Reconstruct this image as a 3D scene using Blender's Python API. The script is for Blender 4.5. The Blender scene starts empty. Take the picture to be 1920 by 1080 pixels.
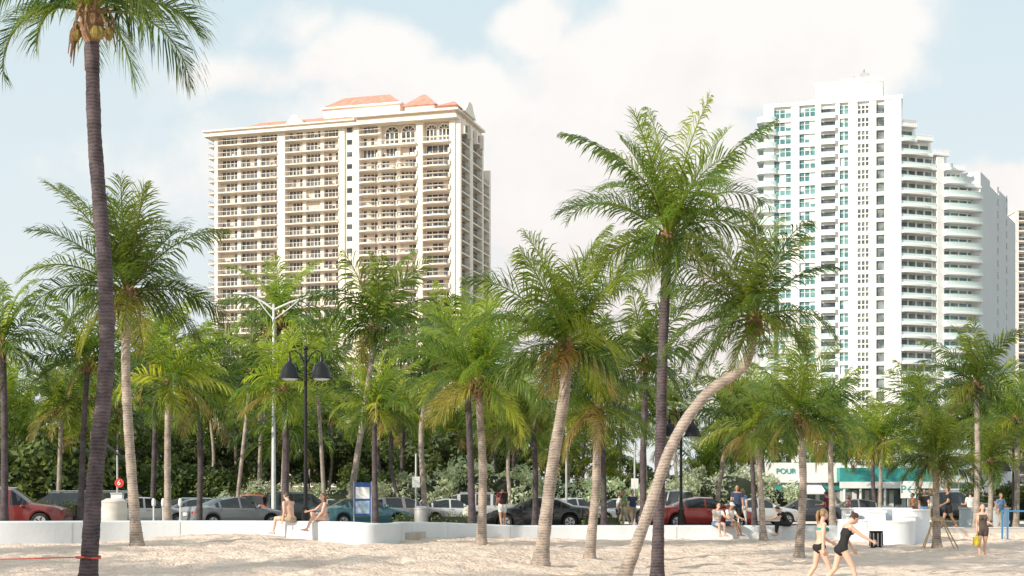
import bpy, math, random
from mathutils import Vector, Matrix
R=random.Random(7)
F=2667.0; CZ=1.7
def B(px,D): return (px-960)/F*D          # lateral metres for a bearing at range D
def Zh(py,D): return CZ+(950-py)/F*D      # height for an elevation at range D
V=Vector
def lerp(a,b,t): return a+(b-a)*t
def ss(t): t=max(0,min(1,t)); return t*t*(3-2*t)
def interp(pts,x):
    if x<=pts[0][0]: return pts[0][1]
    for (a,b),(c,d) in zip(pts,pts[1:]):
        if x<=c: return b+(d-b)*(x-a)/(c-a)
    return pts[-1][1]
col=bpy.context.scene.collection
# ---------------------------------------------------------------- materials
MATS={}
def nt(name):
    m=bpy.data.materials.new(name); m.use_nodes=True; n=m.node_tree; n.nodes.clear()
    o=n.nodes.new('ShaderNodeOutputMaterial'); return m,n,o
def mat(name,c,rough=.6,metal=0,spec=.5,var=.15,scale=3,bump=0,bscale=20,coat=0,c2=None):
    if name in MATS: return MATS[name]
    m,n,o=nt(name); p=n.nodes.new('ShaderNodeBsdfPrincipled')
    p.inputs['Roughness'].default_value=rough; p.inputs['Metallic'].default_value=metal
    p.inputs['Specular IOR Level'].default_value=spec; p.inputs['Coat Weight'].default_value=coat
    tc=n.nodes.new('ShaderNodeTexCoord')
    no=n.nodes.new('ShaderNodeTexNoise'); no.inputs['Scale'].default_value=scale; no.inputs['Detail'].default_value=5
    n.links.new(tc.outputs['Object'],no.inputs['Vector'])
    cr=n.nodes.new('ShaderNodeValToRGB'); cr.color_ramp.elements[0].position=.3; cr.color_ramp.elements[1].position=.7
    a=c2 if c2 else tuple(x*(1-var) for x in c); b=c if c2 else tuple(min(1,x*(1+var)) for x in c)
    cr.color_ramp.elements[0].color=(*a,1); cr.color_ramp.elements[1].color=(*b,1)
    n.links.new(no.outputs[0],cr.inputs[0]); n.links.new(cr.outputs[0],p.inputs['Base Color'])
    if bump:
        n2=n.nodes.new('ShaderNodeTexNoise'); n2.inputs['Scale'].default_value=bscale; n2.inputs['Detail'].default_value=6
        n.links.new(tc.outputs['Object'],n2.inputs['Vector'])
        bm=n.nodes.new('ShaderNodeBump'); bm.inputs['Strength'].default_value=bump; bm.inputs['Distance'].default_value=.05
        n.links.new(n2.outputs[0],bm.inputs['Height']); n.links.new(bm.outputs[0],p.inputs['Normal'])
    n.links.new(p.outputs[0],o.inputs[0]); MATS[name]=m; return m
def sand_mat():
    m,n,o=nt('sand'); N=n.nodes; L=n.links
    p=N.new('ShaderNodeBsdfPrincipled'); p.inputs['Roughness'].default_value=.95; p.inputs['Specular IOR Level'].default_value=.1
    g=N.new('ShaderNodeNewGeometry'); 
    n1=N.new('ShaderNodeTexNoise'); n1.inputs['Scale'].default_value=1.1; n1.inputs['Detail'].default_value=8; n1.inputs['Roughness'].default_value=.65
    L.new(g.outputs['Position'],n1.inputs['Vector'])
    cr=N.new('ShaderNodeValToRGB'); cr.color_ramp.elements[0].position=.3; cr.color_ramp.elements[1].position=.65
    cr.color_ramp.elements[0].color=(.64,.50,.41,1); cr.color_ramp.elements[1].color=(.84,.69,.585,1)
    L.new(n1.outputs[0],cr.inputs[0])
    sx=N.new('ShaderNodeSeparateXYZ'); L.new(g.outputs['Position'],sx.inputs[0])
    mr=N.new('ShaderNodeMapRange'); mr.inputs[1].default_value=62; mr.inputs[2].default_value=70
    L.new(sx.outputs[1],mr.inputs[0])
    mx=N.new('ShaderNodeMix'); mx.data_type='RGBA'; L.new(mr.outputs[0],mx.inputs[0]); L.new(cr.outputs[0],mx.inputs[6])
    cg=N.new('ShaderNodeValToRGB'); cg.color_ramp.elements[0].color=(.05,.07,.02,1); cg.color_ramp.elements[1].color=(.16,.13,.07,1)
    L.new(n1.outputs[0],cg.inputs[0]); L.new(cg.outputs[0],mx.inputs[7]); L.new(mx.outputs[2],p.inputs['Base Color'])
    vo=N.new('ShaderNodeTexVoronoi'); vo.inputs['Scale'].default_value=2.6; vo.feature='SMOOTH_F1'
    L.new(g.outputs['Position'],vo.inputs['Vector'])
    n2=N.new('ShaderNodeTexNoise'); n2.inputs['Scale'].default_value=9; n2.inputs['Detail'].default_value=6
    L.new(g.outputs['Position'],n2.inputs['Vector'])
    ad=N.new('ShaderNodeMath'); L.new(vo.outputs[0],ad.inputs[0]); L.new(n2.outputs[0],ad.inputs[1])
    b=N.new('ShaderNodeBump'); b.inputs['Strength'].default_value=.9; b.inputs['Distance'].default_value=.10
    L.new(ad.outputs[0],b.inputs['Height']); L.new(b.outputs[0],p.inputs['Normal']); L.new(p.outputs[0],o.inputs[0])
    return m
def leaf_mat(name,tr=.35,rough=.4,mul=(2.9,2.6,1.1)):
    m,n,o=nt(name); N=n.nodes; L=n.links
    p=N.new('ShaderNodeBsdfPrincipled'); p.inputs['Roughness'].default_value=rough; p.inputs['Specular IOR Level'].default_value=.5
    t=N.new('ShaderNodeBsdfTranslucent')
    a=N.new('ShaderNodeAttribute'); a.attribute_name='Col'
    g=N.new('ShaderNodeObjectInfo'); hs=N.new('ShaderNodeHueSaturation'); mr=N.new('ShaderNodeMapRange')
    mr.inputs[3].default_value=.72; mr.inputs[4].default_value=1.35
    L.new(g.outputs['Random'],mr.inputs[0]); L.new(mr.outputs[0],hs.inputs['Value']); L.new(a.outputs[0],hs.inputs['Color'])
    L.new(hs.outputs[0],p.inputs['Base Color'])
    mu=N.new('ShaderNodeVectorMath'); mu.operation='MULTIPLY'; mu.inputs[1].default_value=mul
    L.new(hs.outputs[0],mu.inputs[0]); L.new(mu.outputs[0],t.inputs[0])
    mx=N.new('ShaderNodeMixShader'); mx.inputs[0].default_value=tr
    L.new(p.outputs[0],mx.inputs[1]); L.new(t.outputs[0],mx.inputs[2]); L.new(mx.outputs[0],o.inputs[0]); return m
def bark_mat(name,c1,c2):
    m,n,o=nt(name); N=n.nodes; L=n.links
    p=N.new('ShaderNodeBsdfPrincipled'); p.inputs['Roughness'].default_value=.85
    tc=N.new('ShaderNodeTexCoord'); w=N.new('ShaderNodeTexWave'); w.bands_direction='Z'; w.inputs['Scale'].default_value=4.5
    w.inputs['Distortion'].default_value=5; w.inputs['Detail'].default_value=4; w.inputs['Detail Scale'].default_value=1.5
    L.new(tc.outputs['Object'],w.inputs['Vector'])
    no=N.new('ShaderNodeTexNoise'); no.inputs['Scale'].default_value=3.5; no.inputs['Detail'].default_value=9; no.inputs['Roughness'].default_value=.65; L.new(tc.outputs['Object'],no.inputs['Vector'])
    mm=N.new('ShaderNodeMath'); mm.operation='MULTIPLY_ADD'; mm.inputs[1].default_value=.16; L.new(w.outputs[1],mm.inputs[0]); L.new(no.outputs[0],mm.inputs[2])
    cr=N.new('ShaderNodeValToRGB'); cr.color_ramp.elements[0].position=.38; cr.color_ramp.elements[1].position=.78
    cr.color_ramp.elements[0].color=(*c1,1); cr.color_ramp.elements[1].color=(*c2,1); L.new(mm.outputs[0],cr.inputs[0])
    L.new(cr.outputs[0],p.inputs['Base Color'])
    b=N.new('ShaderNodeBump'); b.inputs['Strength'].default_value=.8; b.inputs['Distance'].default_value=.03
    L.new(mm.outputs[0],b.inputs['Height']); L.new(b.outputs[0],p.inputs['Normal']); L.new(p.outputs[0],o.inputs[0]); return m
def glass_mat(name,ca,cb,rough=.12):
    m,n,o=nt(name); N=n.nodes; L=n.links
    p=N.new('ShaderNodeBsdfPrincipled'); p.inputs['Roughness'].default_value=rough; p.inputs['Specular IOR Level'].default_value=.6
    g=N.new('ShaderNodeNewGeometry'); v=N.new('ShaderNodeTexNoise'); v.inputs['Scale'].default_value=.45; v.inputs['Detail'].default_value=3
    L.new(g.outputs['Position'],v.inputs['Vector'])
    cr=N.new('ShaderNodeValToRGB'); cr.color_ramp.elements[0].position=.42; cr.color_ramp.elements[1].position=.62
    cr.color_ramp.elements[0].color=(*ca,1); cr.color_ramp.elements[1].color=(*cb,1)
    L.new(v.outputs[0],cr.inputs[0]); L.new(cr.outputs[0],p.inputs['Base Color']); L.new(p.outputs[0],o.inputs[0]); return m
M_SAND=sand_mat(); M_LEAF=leaf_mat('palm_leaf',tr=.42,rough=.36); M_BUSH=leaf_mat('bush_leaf',tr=.2,rough=.6)
M_BARK=bark_mat('palm_bark',(.16,.13,.11),(.50,.42,.36)); M_BARKD=bark_mat('palm_bark_dark',(.026,.021,.026),(.13,.10,.108))  # dark bark: near palm's shade put into the colour; other trunks reuse it
M_FIB=mat('palm_fibre',(.24,.145,.08),.9,var=.4,scale=12,bump=.8)
M_WHITE=mat('white_paint',(.80,.81,.81),.55,var=.05,scale=1.5,bump=.1)
M_WALL=mat('seawall_render',(.74,.79,.84),.6,bump=.15,bscale=8,c2=(.62,.67,.71),scale=.6)  # white wall; bluish shade of its front is put into the base colour
M_CREAM=mat('cream_stucco',(.76,.66,.57),.8,var=.05,scale=.15)
M_CREAML=mat('cream_trim',(.90,.83,.75),.8,var=.04,scale=.2)
M_CREAMS=mat('cream_slab',(.87,.79,.70),.8,var=.06,scale=.2)
M_TWH=mat('tower_white',(.88,.89,.885),.7,var=.03,scale=.1)
M_TWG=mat('tower_shade_grey',(.66,.69,.72),.75,var=.03,scale=.1)  # tower white with the side face's shade put into the colour; blinds share it
M_TILE=mat('terracotta_tile',(.62,.29,.22),.8,var=.2,scale=.8)
M_GL1=glass_mat('window_glass',(.035,.045,.055),(.16,.18,.19)); M_GL2=glass_mat('teal_glass',(.07,.20,.21),(.19,.37,.37))
M_GL3=glass_mat('dark_window_glass',(.08,.11,.12),(.28,.32,.32))
M_RAILG=mat('teal_railing_glass',(.58,.74,.73),.25,var=.1)
M_RAIL=mat('railing_metal',(.36,.34,.32),.5)
M_BLK=mat('black_metal',(.012,.012,.014),.35,metal=.3)
M_RUB=mat('rubber',(.02,.02,.02),.85); M_RIM=mat('alloy_rim',(.5,.5,.52),.3,metal=.8)
M_CG=mat('car_glass',(.02,.025,.03),.06,spec=.8,var=.3,scale=1)
M_RED=mat('tail_light',(.5,.02,.02),.2); M_HL=mat('head_light',(.7,.72,.75),.1)
M_ASPH=mat('asphalt',(.055,.054,.052),.9,var=.25,scale=2,bump=.3,bscale=60)
M_CONC=mat('concrete_paving',(.48,.44,.40),.85,var=.15,scale=1.2,bump=.2)
M_PAINT=mat('road_paint',(.7,.7,.68),.7)
M_GREY=mat('galvanised',(.45,.46,.47),.45,metal=.5); M_POLE=mat('pole_paint_grey',(.68,.69,.68),.6)
M_WOOD=mat('pale_wood',(.45,.34,.2),.8,var=.25,scale=6)
M_TEAL=mat('teal_paint',(.04,.30,.29),.5)
# ---------------------------------------------------------------- mesh builder
class MB:
    def __init__(s): s.v=[];s.f=[];s.m=[];s.mats=[];s.c=None
    def mi(s,m):
        if m not in s.mats: s.mats.append(m)
        return s.mats.index(m)
    def add(s,vs,fs,m):
        b=len(s.v); s.v+= [tuple(x) for x in vs]; i=s.mi(m)
        for f in fs: s.f.append([b+k for k in f]); s.m.append(i)
    def box(s,fr,u0,u1,n0,n1,z0,z1,m):
        O,U,N=fr; vs=[]
        for z in (z0,z1):
            for u,n in ((u0,n0),(u1,n0),(u1,n1),(u0,n1)): vs.append(O+U*u+N*n+V((0,0,z)))
        s.add(vs,[(0,3,2,1),(4,5,6,7),(0,1,5,4),(1,2,6,5),(2,3,7,6),(3,0,4,7)],m)
    def prism(s,poly,z0,z1,m):
        n=len(poly); vs=[(p[0],p[1],z0) for p in poly]+[(p[0],p[1],z1) for p in poly]
        s.add(vs,[tuple(range(n))[::-1],tuple(range(n,2*n))]+[(i,(i+1)%n,n+(i+1)%n,n+i) for i in range(n)],m)
    def lathe(s,pos,prof,m,seg=16,sx=1,sy=1):
        vs=[];fs=[]
        for r,z in prof:
            for k in range(seg):
                a=2*math.pi*k/seg; vs.append((pos[0]+r*math.cos(a)*sx,pos[1]+r*math.sin(a)*sy,pos[2]+z))
        for i in range(len(prof)-1):
            for k in range(seg): fs.append((i*seg+k,i*seg+(k+1)%seg,(i+1)*seg+(k+1)%seg,(i+1)*seg+k))
        fs.append(tuple(range(seg))[::-1]); fs.append(tuple((len(prof)-1)*seg+k for k in range(seg)))
        s.add(vs,fs,m)
    def tube(s,pts,rads,m,seg=8,side=None,xs=1):
        pts=[V(p) for p in pts]; vs=[];fs=[]; n=len(pts)
        ref=V(side) if side else V((1,0,0))
        for i,p in enumerate(pts):
            t=(pts[min(i+1,n-1)]-pts[max(i-1,0)]).normalized()
            a=ref-t*ref.dot(t)
            if a.length<.2: a=V((0,1,0))-t*t.y
            if a.length<.2: a=V((0,0,1))-t*t.z
            a.normalize(); b=t.cross(a)
            r=rads[i] if isinstance(rads,(list,tuple)) else rads
            for k in range(seg):
                an=2*math.pi*k/seg; vs.append(p+a*(math.cos(an)*r*xs)+b*(math.sin(an)*r))
        for i in range(n-1):
            for k in range(seg): fs.append((i*seg+k,i*seg+(k+1)%seg,(i+1)*seg+(k+1)%seg,(i+1)*seg+k))
        fs.append(tuple(range(seg))[::-1]); fs.append(tuple((n-1)*seg+k for k in range(seg)))
        s.add(vs,fs,m)
    def limb(s,p,q,r1,r2,m,xs=1,seg=12,side=(1,0,0)):
        p=V(p);q=V(q);d=(q-p); L=d.length
        d=d/L if L>1e-6 else V((0,0,1)); P=[];Rr=[]
        for a in (-80,-55,-28,0): P.append(p+d*(r1*math.sin(math.radians(a)))); Rr.append(r1*math.cos(math.radians(a)))
        for a in (0,28,55,80): P.append(q+d*(r2*math.sin(math.radians(a))+1e-4)); Rr.append(r2*math.cos(math.radians(a)))
        vs=[];fs=[]; a0=V(side)-d*V(side).dot(d)
        if a0.length<.3: a0=V((0,1,0))-d*d.y
        a0.normalize(); b0=d.cross(a0)
        for pp,r in zip(P,Rr):
            for k in range(seg):
                an=2*math.pi*k/seg; vs.append(pp+a0*(math.cos(an)*r*xs)+b0*(math.sin(an)*r))
        n=len(P)
        for i in range(n-1):
            for k in range(seg): fs.append((i*seg+k,i*seg+(k+1)%seg,(i+1)*seg+(k+1)%seg,(i+1)*seg+k))
        fs.append(tuple(range(seg))[::-1]); fs.append(tuple((n-1)*seg+k for k in range(seg)))
        s.add(vs,fs,m)
    def ball(s,c,r,m,seg=12,rings=8):
        vs=[];fs=[]; rx,ry,rz=r if isinstance(r,tuple) else (r,r,r)
        for i in range(rings+1):
            t=math.pi*(i+.02 if i==0 else (i-.02 if i==rings else i))/rings
            for k in range(seg):
                a=2*math.pi*k/seg; vs.append((c[0]+rx*math.sin(t)*math.cos(a),c[1]+ry*math.sin(t)*math.sin(a),c[2]-rz*math.cos(t)))
        for i in range(rings):
            for k in range(seg): fs.append((i*seg+k,i*seg+(k+1)%seg,(i+1)*seg+(k+1)%seg,(i+1)*seg+k))
        fs.append(tuple(range(seg))[::-1]); fs.append(tuple(rings*seg+k for k in range(seg)))
        s.add(vs,fs,m)
    def mesh(s,name,sharp=35):
        me=bpy.data.meshes.new(name); me.from_pydata(s.v,[],s.f)
        for m in s.mats: me.materials.append(m)
        me.polygons.foreach_set('material_index',s.m)
        me.polygons.foreach_set('use_smooth',[True]*len(s.f)); me.update()
        if sharp: me.set_sharp_from_angle(angle=math.radians(sharp))
        return me
    def obj(s,name,loc=(0,0,0),rot=0,parent=None,sharp=35):
        o=bpy.data.objects.new(name,s.mesh(name,sharp)); col.objects.link(o); o.location=loc; o.rotation_euler=(0,0,rot)
        if parent: o.parent=parent
        return o
    def split(s,parent,names):
        for m in s.mats:
            i=s.mats.index(m); k=MB(); mp={}
            fs=[]
            for f,mi in zip(s.f,s.m):
                if mi!=i: continue
                g=[]
                for q in f:
                    if q not in mp: mp[q]=len(k.v); k.v.append(s.v[q])
                    g.append(mp[q])
                fs.append(g)
            k.f=fs; k.m=[0]*len(fs); k.mats=[m]
            k.obj(names.get(m.name,m.name),parent=parent,sharp=30)
def empty(name,loc=(0,0,0),rot=0):
    e=bpy.data.objects.new(name,None); col.objects.link(e); e.location=loc; e.rotation_euler=(0,0,rot); e.empty_display_size=.3; return e
W0=(V((0,0,0)),V((1,0,0)),V((0,1,0)))
def text(s,parent,name,loc,size,m,rot=(math.pi/2,0,0),ext=.01):
    c=bpy.data.curves.new(name,'FONT'); c.body=s; c.size=size; c.extrude=ext; c.align_x='CENTER'; c.align_y='CENTER'
    o=bpy.data.objects.new(name,c); col.objects.link(o); o.location=loc; o.rotation_euler=rot; c.materials.append(m); o.parent=parent; return o
# ---------------------------------------------------------------- ground
wallpx=[(-900,43),(-300,43.5),(0,44),(250,46),(470,46.5),(600,44.8),(690,43.5),(735,45.5),(762,50),(860,54),(1000,56),(1300,56.8),(1480,56.5),(1590,55.5)]
wallpts=[(B(p,D),D) for p,D in wallpx]
def wallY(x): return interp(wallpts,x) if x<13 else 57.5
def wallTop(x): return interp([(-25,1.27),(-5,1.24),(0,.97),(14,.95)],x)
def sandz(x,y):
    Lf=.54*ss((y-27)/16); Rt=.40*ss((y-37)/20)
    t=ss((x+3.5)/8); z=lerp(Lf,Rt,t)
    d=((x+8.9)/2.8)**2+((y-45.2)/3.0)**2; z+=.30*math.exp(-d)
    return z
def gz(x,y):
    if y<wallY(x)+.15: return sandz(x,y)
    if y<84: return .62
    return .62+.2*ss((y-84)/4)
from mathutils import noise
def axis(a,b,st,ext):
    r=[]; x=a
    while x<=b: r.append(x); x+=st
    lo=a; hi=r[-1]; s=st
    pre=[];post=[]
    while lo>-ext or hi<ext:
        s*=1.5; lo-=s; hi+=s
        pre.append(lo); post.append(hi)
    return pre[::-1]+r+post
xs=axis(-24,27,.2,3500); ys=axis(14,58,.2,3500)
vs=[]
for y in ys:
    for x in xs:
        z=gz(x,y)
        if y<wallY(x) and abs(x)<60 and -5<y:
            z+=.05*noise.noise(V((x*.9,y*.9,0)))+.05*noise.noise(V((x*2.1,y*2.1,4)))+.03*noise.noise(V((x*.3,y*.3,9)))
            k=noise.noise(V((x*1.6,y*1.6,17)))
            if k>.18: z-=.09*min(1,(k-.18)*5)
        if y<-30: z=-.6*ss((-30-y)/40)
        vs.append((x,y,z))
nx=len(xs); fs=[(j*nx+i,j*nx+i+1,(j+1)*nx+i+1,(j+1)*nx+i) for j in range(len(ys)-1) for i in range(nx-1)]
g=MB(); g.add(vs,fs,M_SAND); g.obj('ground',sharp=None)
pv=MB(); xl=[-60+i*1.5 for i in range(90)]
poly=[(x,wallY(x)+.3) for x in xl]+[(xl[-1],61),(xl[0],61)]
pv.prism(poly,.4,.80,M_CONC); pv.obj('promenade_pavement')
rd=MB(); rd.box(W0,-300,300,61,84,.60,.684,M_ASPH); rd.obj('road')
kb=MB(); kb.box(W0,-300,300,61.003,61.25,.5,.815,M_CREAML); kb.box(W0,-300,300,83.9,84.1,.5,.83,M_CREAML); kb.obj('kerb')
fp=MB(); fp.box(W0,-300,300,84.1,88,.5,.82,M_CONC); fp.obj('far_pavement')
mk=MB()
for i in range(-30,31): mk.box(W0,i*2.9,i*2.9+.1,61.4,66.5,.66,.689,M_PAINT)
for i in range(-30,31): mk.box(W0,i*6,i*6+3,74.9,75.05,.66,.689,M_PAINT)
mk.box(W0,-200,200,70.5,70.62,.66,.689,M_PAINT); mk.obj('road_markings')
# ---------------------------------------------------------------- sea wall
def smooth_path(pts,n=8):
    out=[]
    P=[V((*p,0)) if len(p)==2 else V(p) for p in pts]
    for i in range(len(P)-1):
        p0=P[max(i-1,0)];p1=P[i];p2=P[i+1];p3=P[min(i+2,len(P)-1)]
        for k in range(n):
            t=k/n; out.append(.5*((2*p1)+(p2-p0)*t+(2*p0-5*p1+4*p2-p3)*t*t+(-p0+3*p1-3*p2+p3)*t**3))
    out.append(P[-1]); return out
sp=smooth_path(wallpts,8)
w=MB(); sec=[(-.2,-.3),(-.2,-.05),(-.17,-.015),(-.13,0),(.13,0),(.17,-.015),(.2,-.05),(.2,-.3)]
vs=[];fs=[]
for i,p in enumerate(sp):
    t=(sp[min(i+1,len(sp)-1)]-sp[max(i-1,0)]).normalized(); nrm=V((-t.y,t.x,0)); zt=wallTop(p.x)
    for k,(a,b) in enumerate(sec):
        z=zt+b if k not in(0,7) else -.2
        q=p+nrm*a; vs.append((q.x,q.y,z))
for i in range(len(sp)-1):
    for k in range(7): fs.append((i*8+k,(i+1)*8+k,(i+1)*8+k+1,i*8+k+1))
fs.append(tuple(range(8))); fs.append(tuple((len(sp)-1)*8+k for k in range(8))[::-1])
w.add(vs,fs,M_WALL)
acc_=0
for i in range(1,len(sp)-1):
    acc_+=(sp[i]-sp[i-1]).length
    if acc_>3.2 and abs(sp[i].x)<25:
        acc_=0; t=(sp[i+1]-sp[i-1]).normalized(); n_=V((t.y,-t.x,0)); w.box((sp[i],t,n_),-.012,.012,.19,.203,-.1,wallTop(sp[i].x)-.05,M_GREY)
w.obj('beach_wall')
# ---------------------------------------------------------------- palms
def crown_mesh(seed,n=26,nl=42,L=3.0,wind=.12,lw=.055,droop=1.0,yel=.3,e0=84,e1=-38,pw=1.15):
    r=random.Random(seed); vs=[];fs=[];cs=[]
    deep=V((.026,.066,.018));mid=V((.085,.152,.028));yl=V((.25,.28,.045));br=V((.24,.17,.09))
    for i in range(n):
        t=(i+.5)/n; az=i*2.39996+r.uniform(-.4,.4)
        el=math.radians(e0-(e0-e1)*t**pw+r.uniform(-11,11)); dr=math.radians(lerp(24,88,min(1,t*1.5))+r.uniform(-16,20))*droop
        if el<-.1: dr*=.6
        ln=L*(.80+.30*math.sin(math.pi*min(1,t+.2)))*r.uniform(.80,1.12)
        if t>.8: ln*=.86
        c=mid.lerp(deep,r.random()) if t<.75 else deep.lerp(mid,r.random()*.7)
        if t<.3: c=mid.lerp(yl,r.uniform(.1,.5))
        if r.random()<yel and t>.4: c=mid.lerp(yl,r.uniform(.2,.9))
        if t>.88 and r.random()<.3: c=yl.lerp(br,r.uniform(.4,1)); 
        bend=r.uniform(-.55,.55)
        ns=14; P=[V((0,0,0))]; T=[]
        for k in range(ns):
            s=(k+.5)/ns; e=el-dr*s**1.7; a=az+bend*s
            d=V((math.cos(a)*math.cos(e),math.sin(a)*math.cos(e),math.sin(e))); d=(d+V((wind*s*1.4,0,0))).normalized()
            T.append(d); P.append(P[-1]+d*ln/ns)
        b=len(vs)
        for k in range(0,ns+1):
            tt=T[min(k,ns-1)]; S=tt.cross(V((0,0,1)))
            if S.length<.05: S=V((math.sin(az),-math.cos(az),0))
            S.normalize(); U=S.cross(tt); rr=.035*(1-k/ns)**.8+.006
            for q in (S*rr,U*rr*.7,-S*rr,-U*rr*.7): vs.append(P[k]+q); cs.append(c.lerp(yl,.6))
        for k in range(ns):
            for q in range(4): fs.append((b+k*4+q,b+k*4+(q+1)%4,b+(k+1)*4+(q+1)%4,b+(k+1)*4+q))
        tw=r.uniform(-.9,.9); vee=r.uniform(-.05,.45); gg=r.uniform(.3,.85)
        for j in range(nl):
            s=.12+.87*(j+r.uniform(-.3,.3))/nl; s=min(.995,max(.1,s)); x=s*ns; k=min(int(x),ns-1); p=P[k].lerp(P[k+1],x-k); tt=T[k]
            S=tt.cross(V((0,0,1)))
            if S.length<.05: S=V((math.sin(az),-math.cos(az),0))
            S.normalize(); U=S.cross(tt)
            S2=S*math.cos(tw)+U*math.sin(tw); U2=U*math.cos(tw)-S*math.sin(tw)
            ang=math.radians(lerp(62,20,s)); ll=.29*L*(.42+.62*math.sin(math.pi*min(1,s*.8+.16)))*(1-.45*max(0,s-.75)/.25)
            for sd in (-1,1):
                if r.random()<.13: continue
                an=ang+r.uniform(-.2,.2); lL=ll*r.uniform(.72,1.14)
                d=(tt*math.cos(an)+S2*sd*math.sin(an)+U2*(vee+r.uniform(-.12,.12))).normalized()
                g=gg*r.uniform(.7,1.3)
                d2=(d+V((wind*.6,0,-g))).normalized(); d3=(d2+V((wind*.5,0,-g*1.1))).normalized()
                wv=tt*lw*.5
                m1=p+d*lL*.38; m2=m1+d2*lL*.34; tp=m2+d3*lL*.3
                b=len(vs); vs.extend([p-wv*.5,p+wv*.5,m1+wv,m1-wv,m2+wv*.75,m2-wv*.75,tp])
                cc=c*r.uniform(.62,1.35); ct=cc.lerp(yl,.14 if t<.7 else .28)
                cs.extend([cc,cc,cc,cc,ct,ct,ct]); fs.append((b,b+1,b+2,b+3)); fs.append((b+3,b+2,b+4,b+5)); fs.append((b+5,b+4,b+6))
    nleaf=len(fs)
    h=MB(); h.lathe((0,0,-.5),[(.10,0),(.15,.12),(.19,.3),(.17,.5),(.10,.68),(.03,.8)],M_FIB,10)
    for k in range(22):
        a=r.uniform(0,6.28); z=r.uniform(-.45,.05); d=V((math.cos(a),math.sin(a),0))
        if r.random()<.6: h.tube([V((0,0,z))+d*.1,V((0,0,z+.12))+d*.24,V((0,0,z-.05))+d*.33,V((0,0,z-.4))+d*r.uniform(.3,.42)],[.035,.03,.022,.008],M_FIB,4)
        else: h.tube([V((0,0,z))+d*.1,V((0,0,z+.2))+d*.3],[.05,.02],M_FIB,4)
    for k in range(r.randint(2,6)):
        a=r.uniform(0,6.28); h.ball((math.cos(a)*.27,math.sin(a)*.27,r.uniform(-.4,-.12)),(.085,.085,.11),M_COCO,7,5)
    b=len(vs); vs+= [V(q) for q in h.v]; cs+= [V((.2,.12,.05))]*len(h.v); fs+=[[b+k for k in f] for f in h.f]
    me=bpy.data.meshes.new('crown_mesh'); me.from_pydata([tuple(q) for q in vs],[],[tuple(f) for f in fs])
    ca=me.color_attributes.new('Col','FLOAT_COLOR','POINT'); ca.data.foreach_set('color',[q for cc in cs for q in (cc.x,cc.y,cc.z,1)])
    me.materials.append(M_LEAF)
    for m in h.mats: me.materials.append(m)
    me.polygons.foreach_set('material_index',[0]*nleaf+[1+q for q in h.m]); 
    me.update(); return me
M_COCO=mat('coconut',(.26,.20,.05),.6)
HERO=[crown_mesh(s,n=28,nl=64,L=3.0,lw=.038,yel=.2,e1=e,droop=dp) for s,e,dp in ((11,-36,1),(12,-26,.9),(13,-34,1.1),(14,-40,1),(15,-26,1))]
NEARC=crown_mesh(18,n=20,nl=84,L=3.3,lw=.032,yel=.0,e0=75,e1=16,droop=1.15,pw=.9)
BG=[crown_mesh(s,n=24,nl=34,L=3.0,lw=.066,yel=y,droop=d) for s,y,d in ((31,.15,1),(32,.45,1.1),(33,.3,.9),(34,.1,1.1),(35,.6,1))]
def palm(pts,base_r,top_r,crown,cscale,crot=0,tilt=(0,0),bark=None):
    pts=[V(p) for p in pts]; e=empty('palm_tree',pts[0]); path=smooth_path([p-pts[0] for p in pts],10)
    Ls=[0]
    for a,b in zip(path,path[1:]): Ls.append(Ls[-1]+(b-a).length)
    tot=Ls[-1]; n=int(tot/.075); P=[];Rr=[]; j=0
    for i in range(n+1):
        d=tot*i/n
        while j<len(Ls)-2 and Ls[j+1]<d: j+=1
        t=(d-Ls[j])/max(1e-6,Ls[j+1]-Ls[j]); P.append(path[j].lerp(path[j+1],t))
        s=i/n; r=lerp(base_r*.80,top_r,s**.8)+base_r*.42*math.exp(-s*tot/.35)
        r*=1+(.022 if i%2 else -.02)+.03*math.sin(i*.47+base_r*90)+.02*math.sin(i*1.7); Rr.append(r)
    P[0]=P[0]-V((0,0,.25))
    m=MB(); m.tube(P,Rr,bark or M_BARK,12); m.obj('trunk',parent=e,sharp=None)
    c=bpy.data.objects.new('crown',crown); col.objects.link(c); c.parent=e; c.location=path[-1]+V((0,0,.1)); c.scale=(cscale,)*3
    c.rotation_euler=(tilt[0],tilt[1],crot); return e
def palmpx(seq,D,base_r,crown,radpx,crot=0,tilt=(0,0),bark=None,basez=None,depth=0):
    """trunk nodes as (bearing, elevation) sightings at range D; first is the foot on the ground"""
    x0=B(seq[0][0],D); z0=gz(x0,D) if basez is None else basez
    n=len(seq)-1
    pts=[(x0,D,z0)]+[(B(px,D+depth*(i+1)/n),D+depth*(i+1)/n,Zh(py,D+depth*(i+1)/n)) for i,(px,py) in enumerate(seq[1:])]
    return palm(pts,base_r,base_r*.62,crown,radpx/F*D/3.0*1.06,crot,tilt,bark)
H=HERO;G=BG
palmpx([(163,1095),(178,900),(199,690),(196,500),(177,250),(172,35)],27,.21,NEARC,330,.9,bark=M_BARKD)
palmpx([(257,1033),(244,850),(236,700),(237,555)],41,.20,H[1],212,2.0)
palmpx([(1013,1057),(1035,880),(1058,740),(1062,655)],37,.22,H[2],225,.6)
palmpx([(1105,1040),(1118,900),(1118,770)],42,.18,H[3],165,1.3)
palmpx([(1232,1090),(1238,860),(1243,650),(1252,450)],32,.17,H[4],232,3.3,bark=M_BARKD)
palmpx([(1165,1090),(1212,970),(1262,830),(1325,738),(1395,685),(1416,605)],31,.17,H[0],200,2.6,tilt=(0,.12))
palmpx([(902,1027),(905,880),(896,720)],47,.19,H[1],180,4.0)
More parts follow.
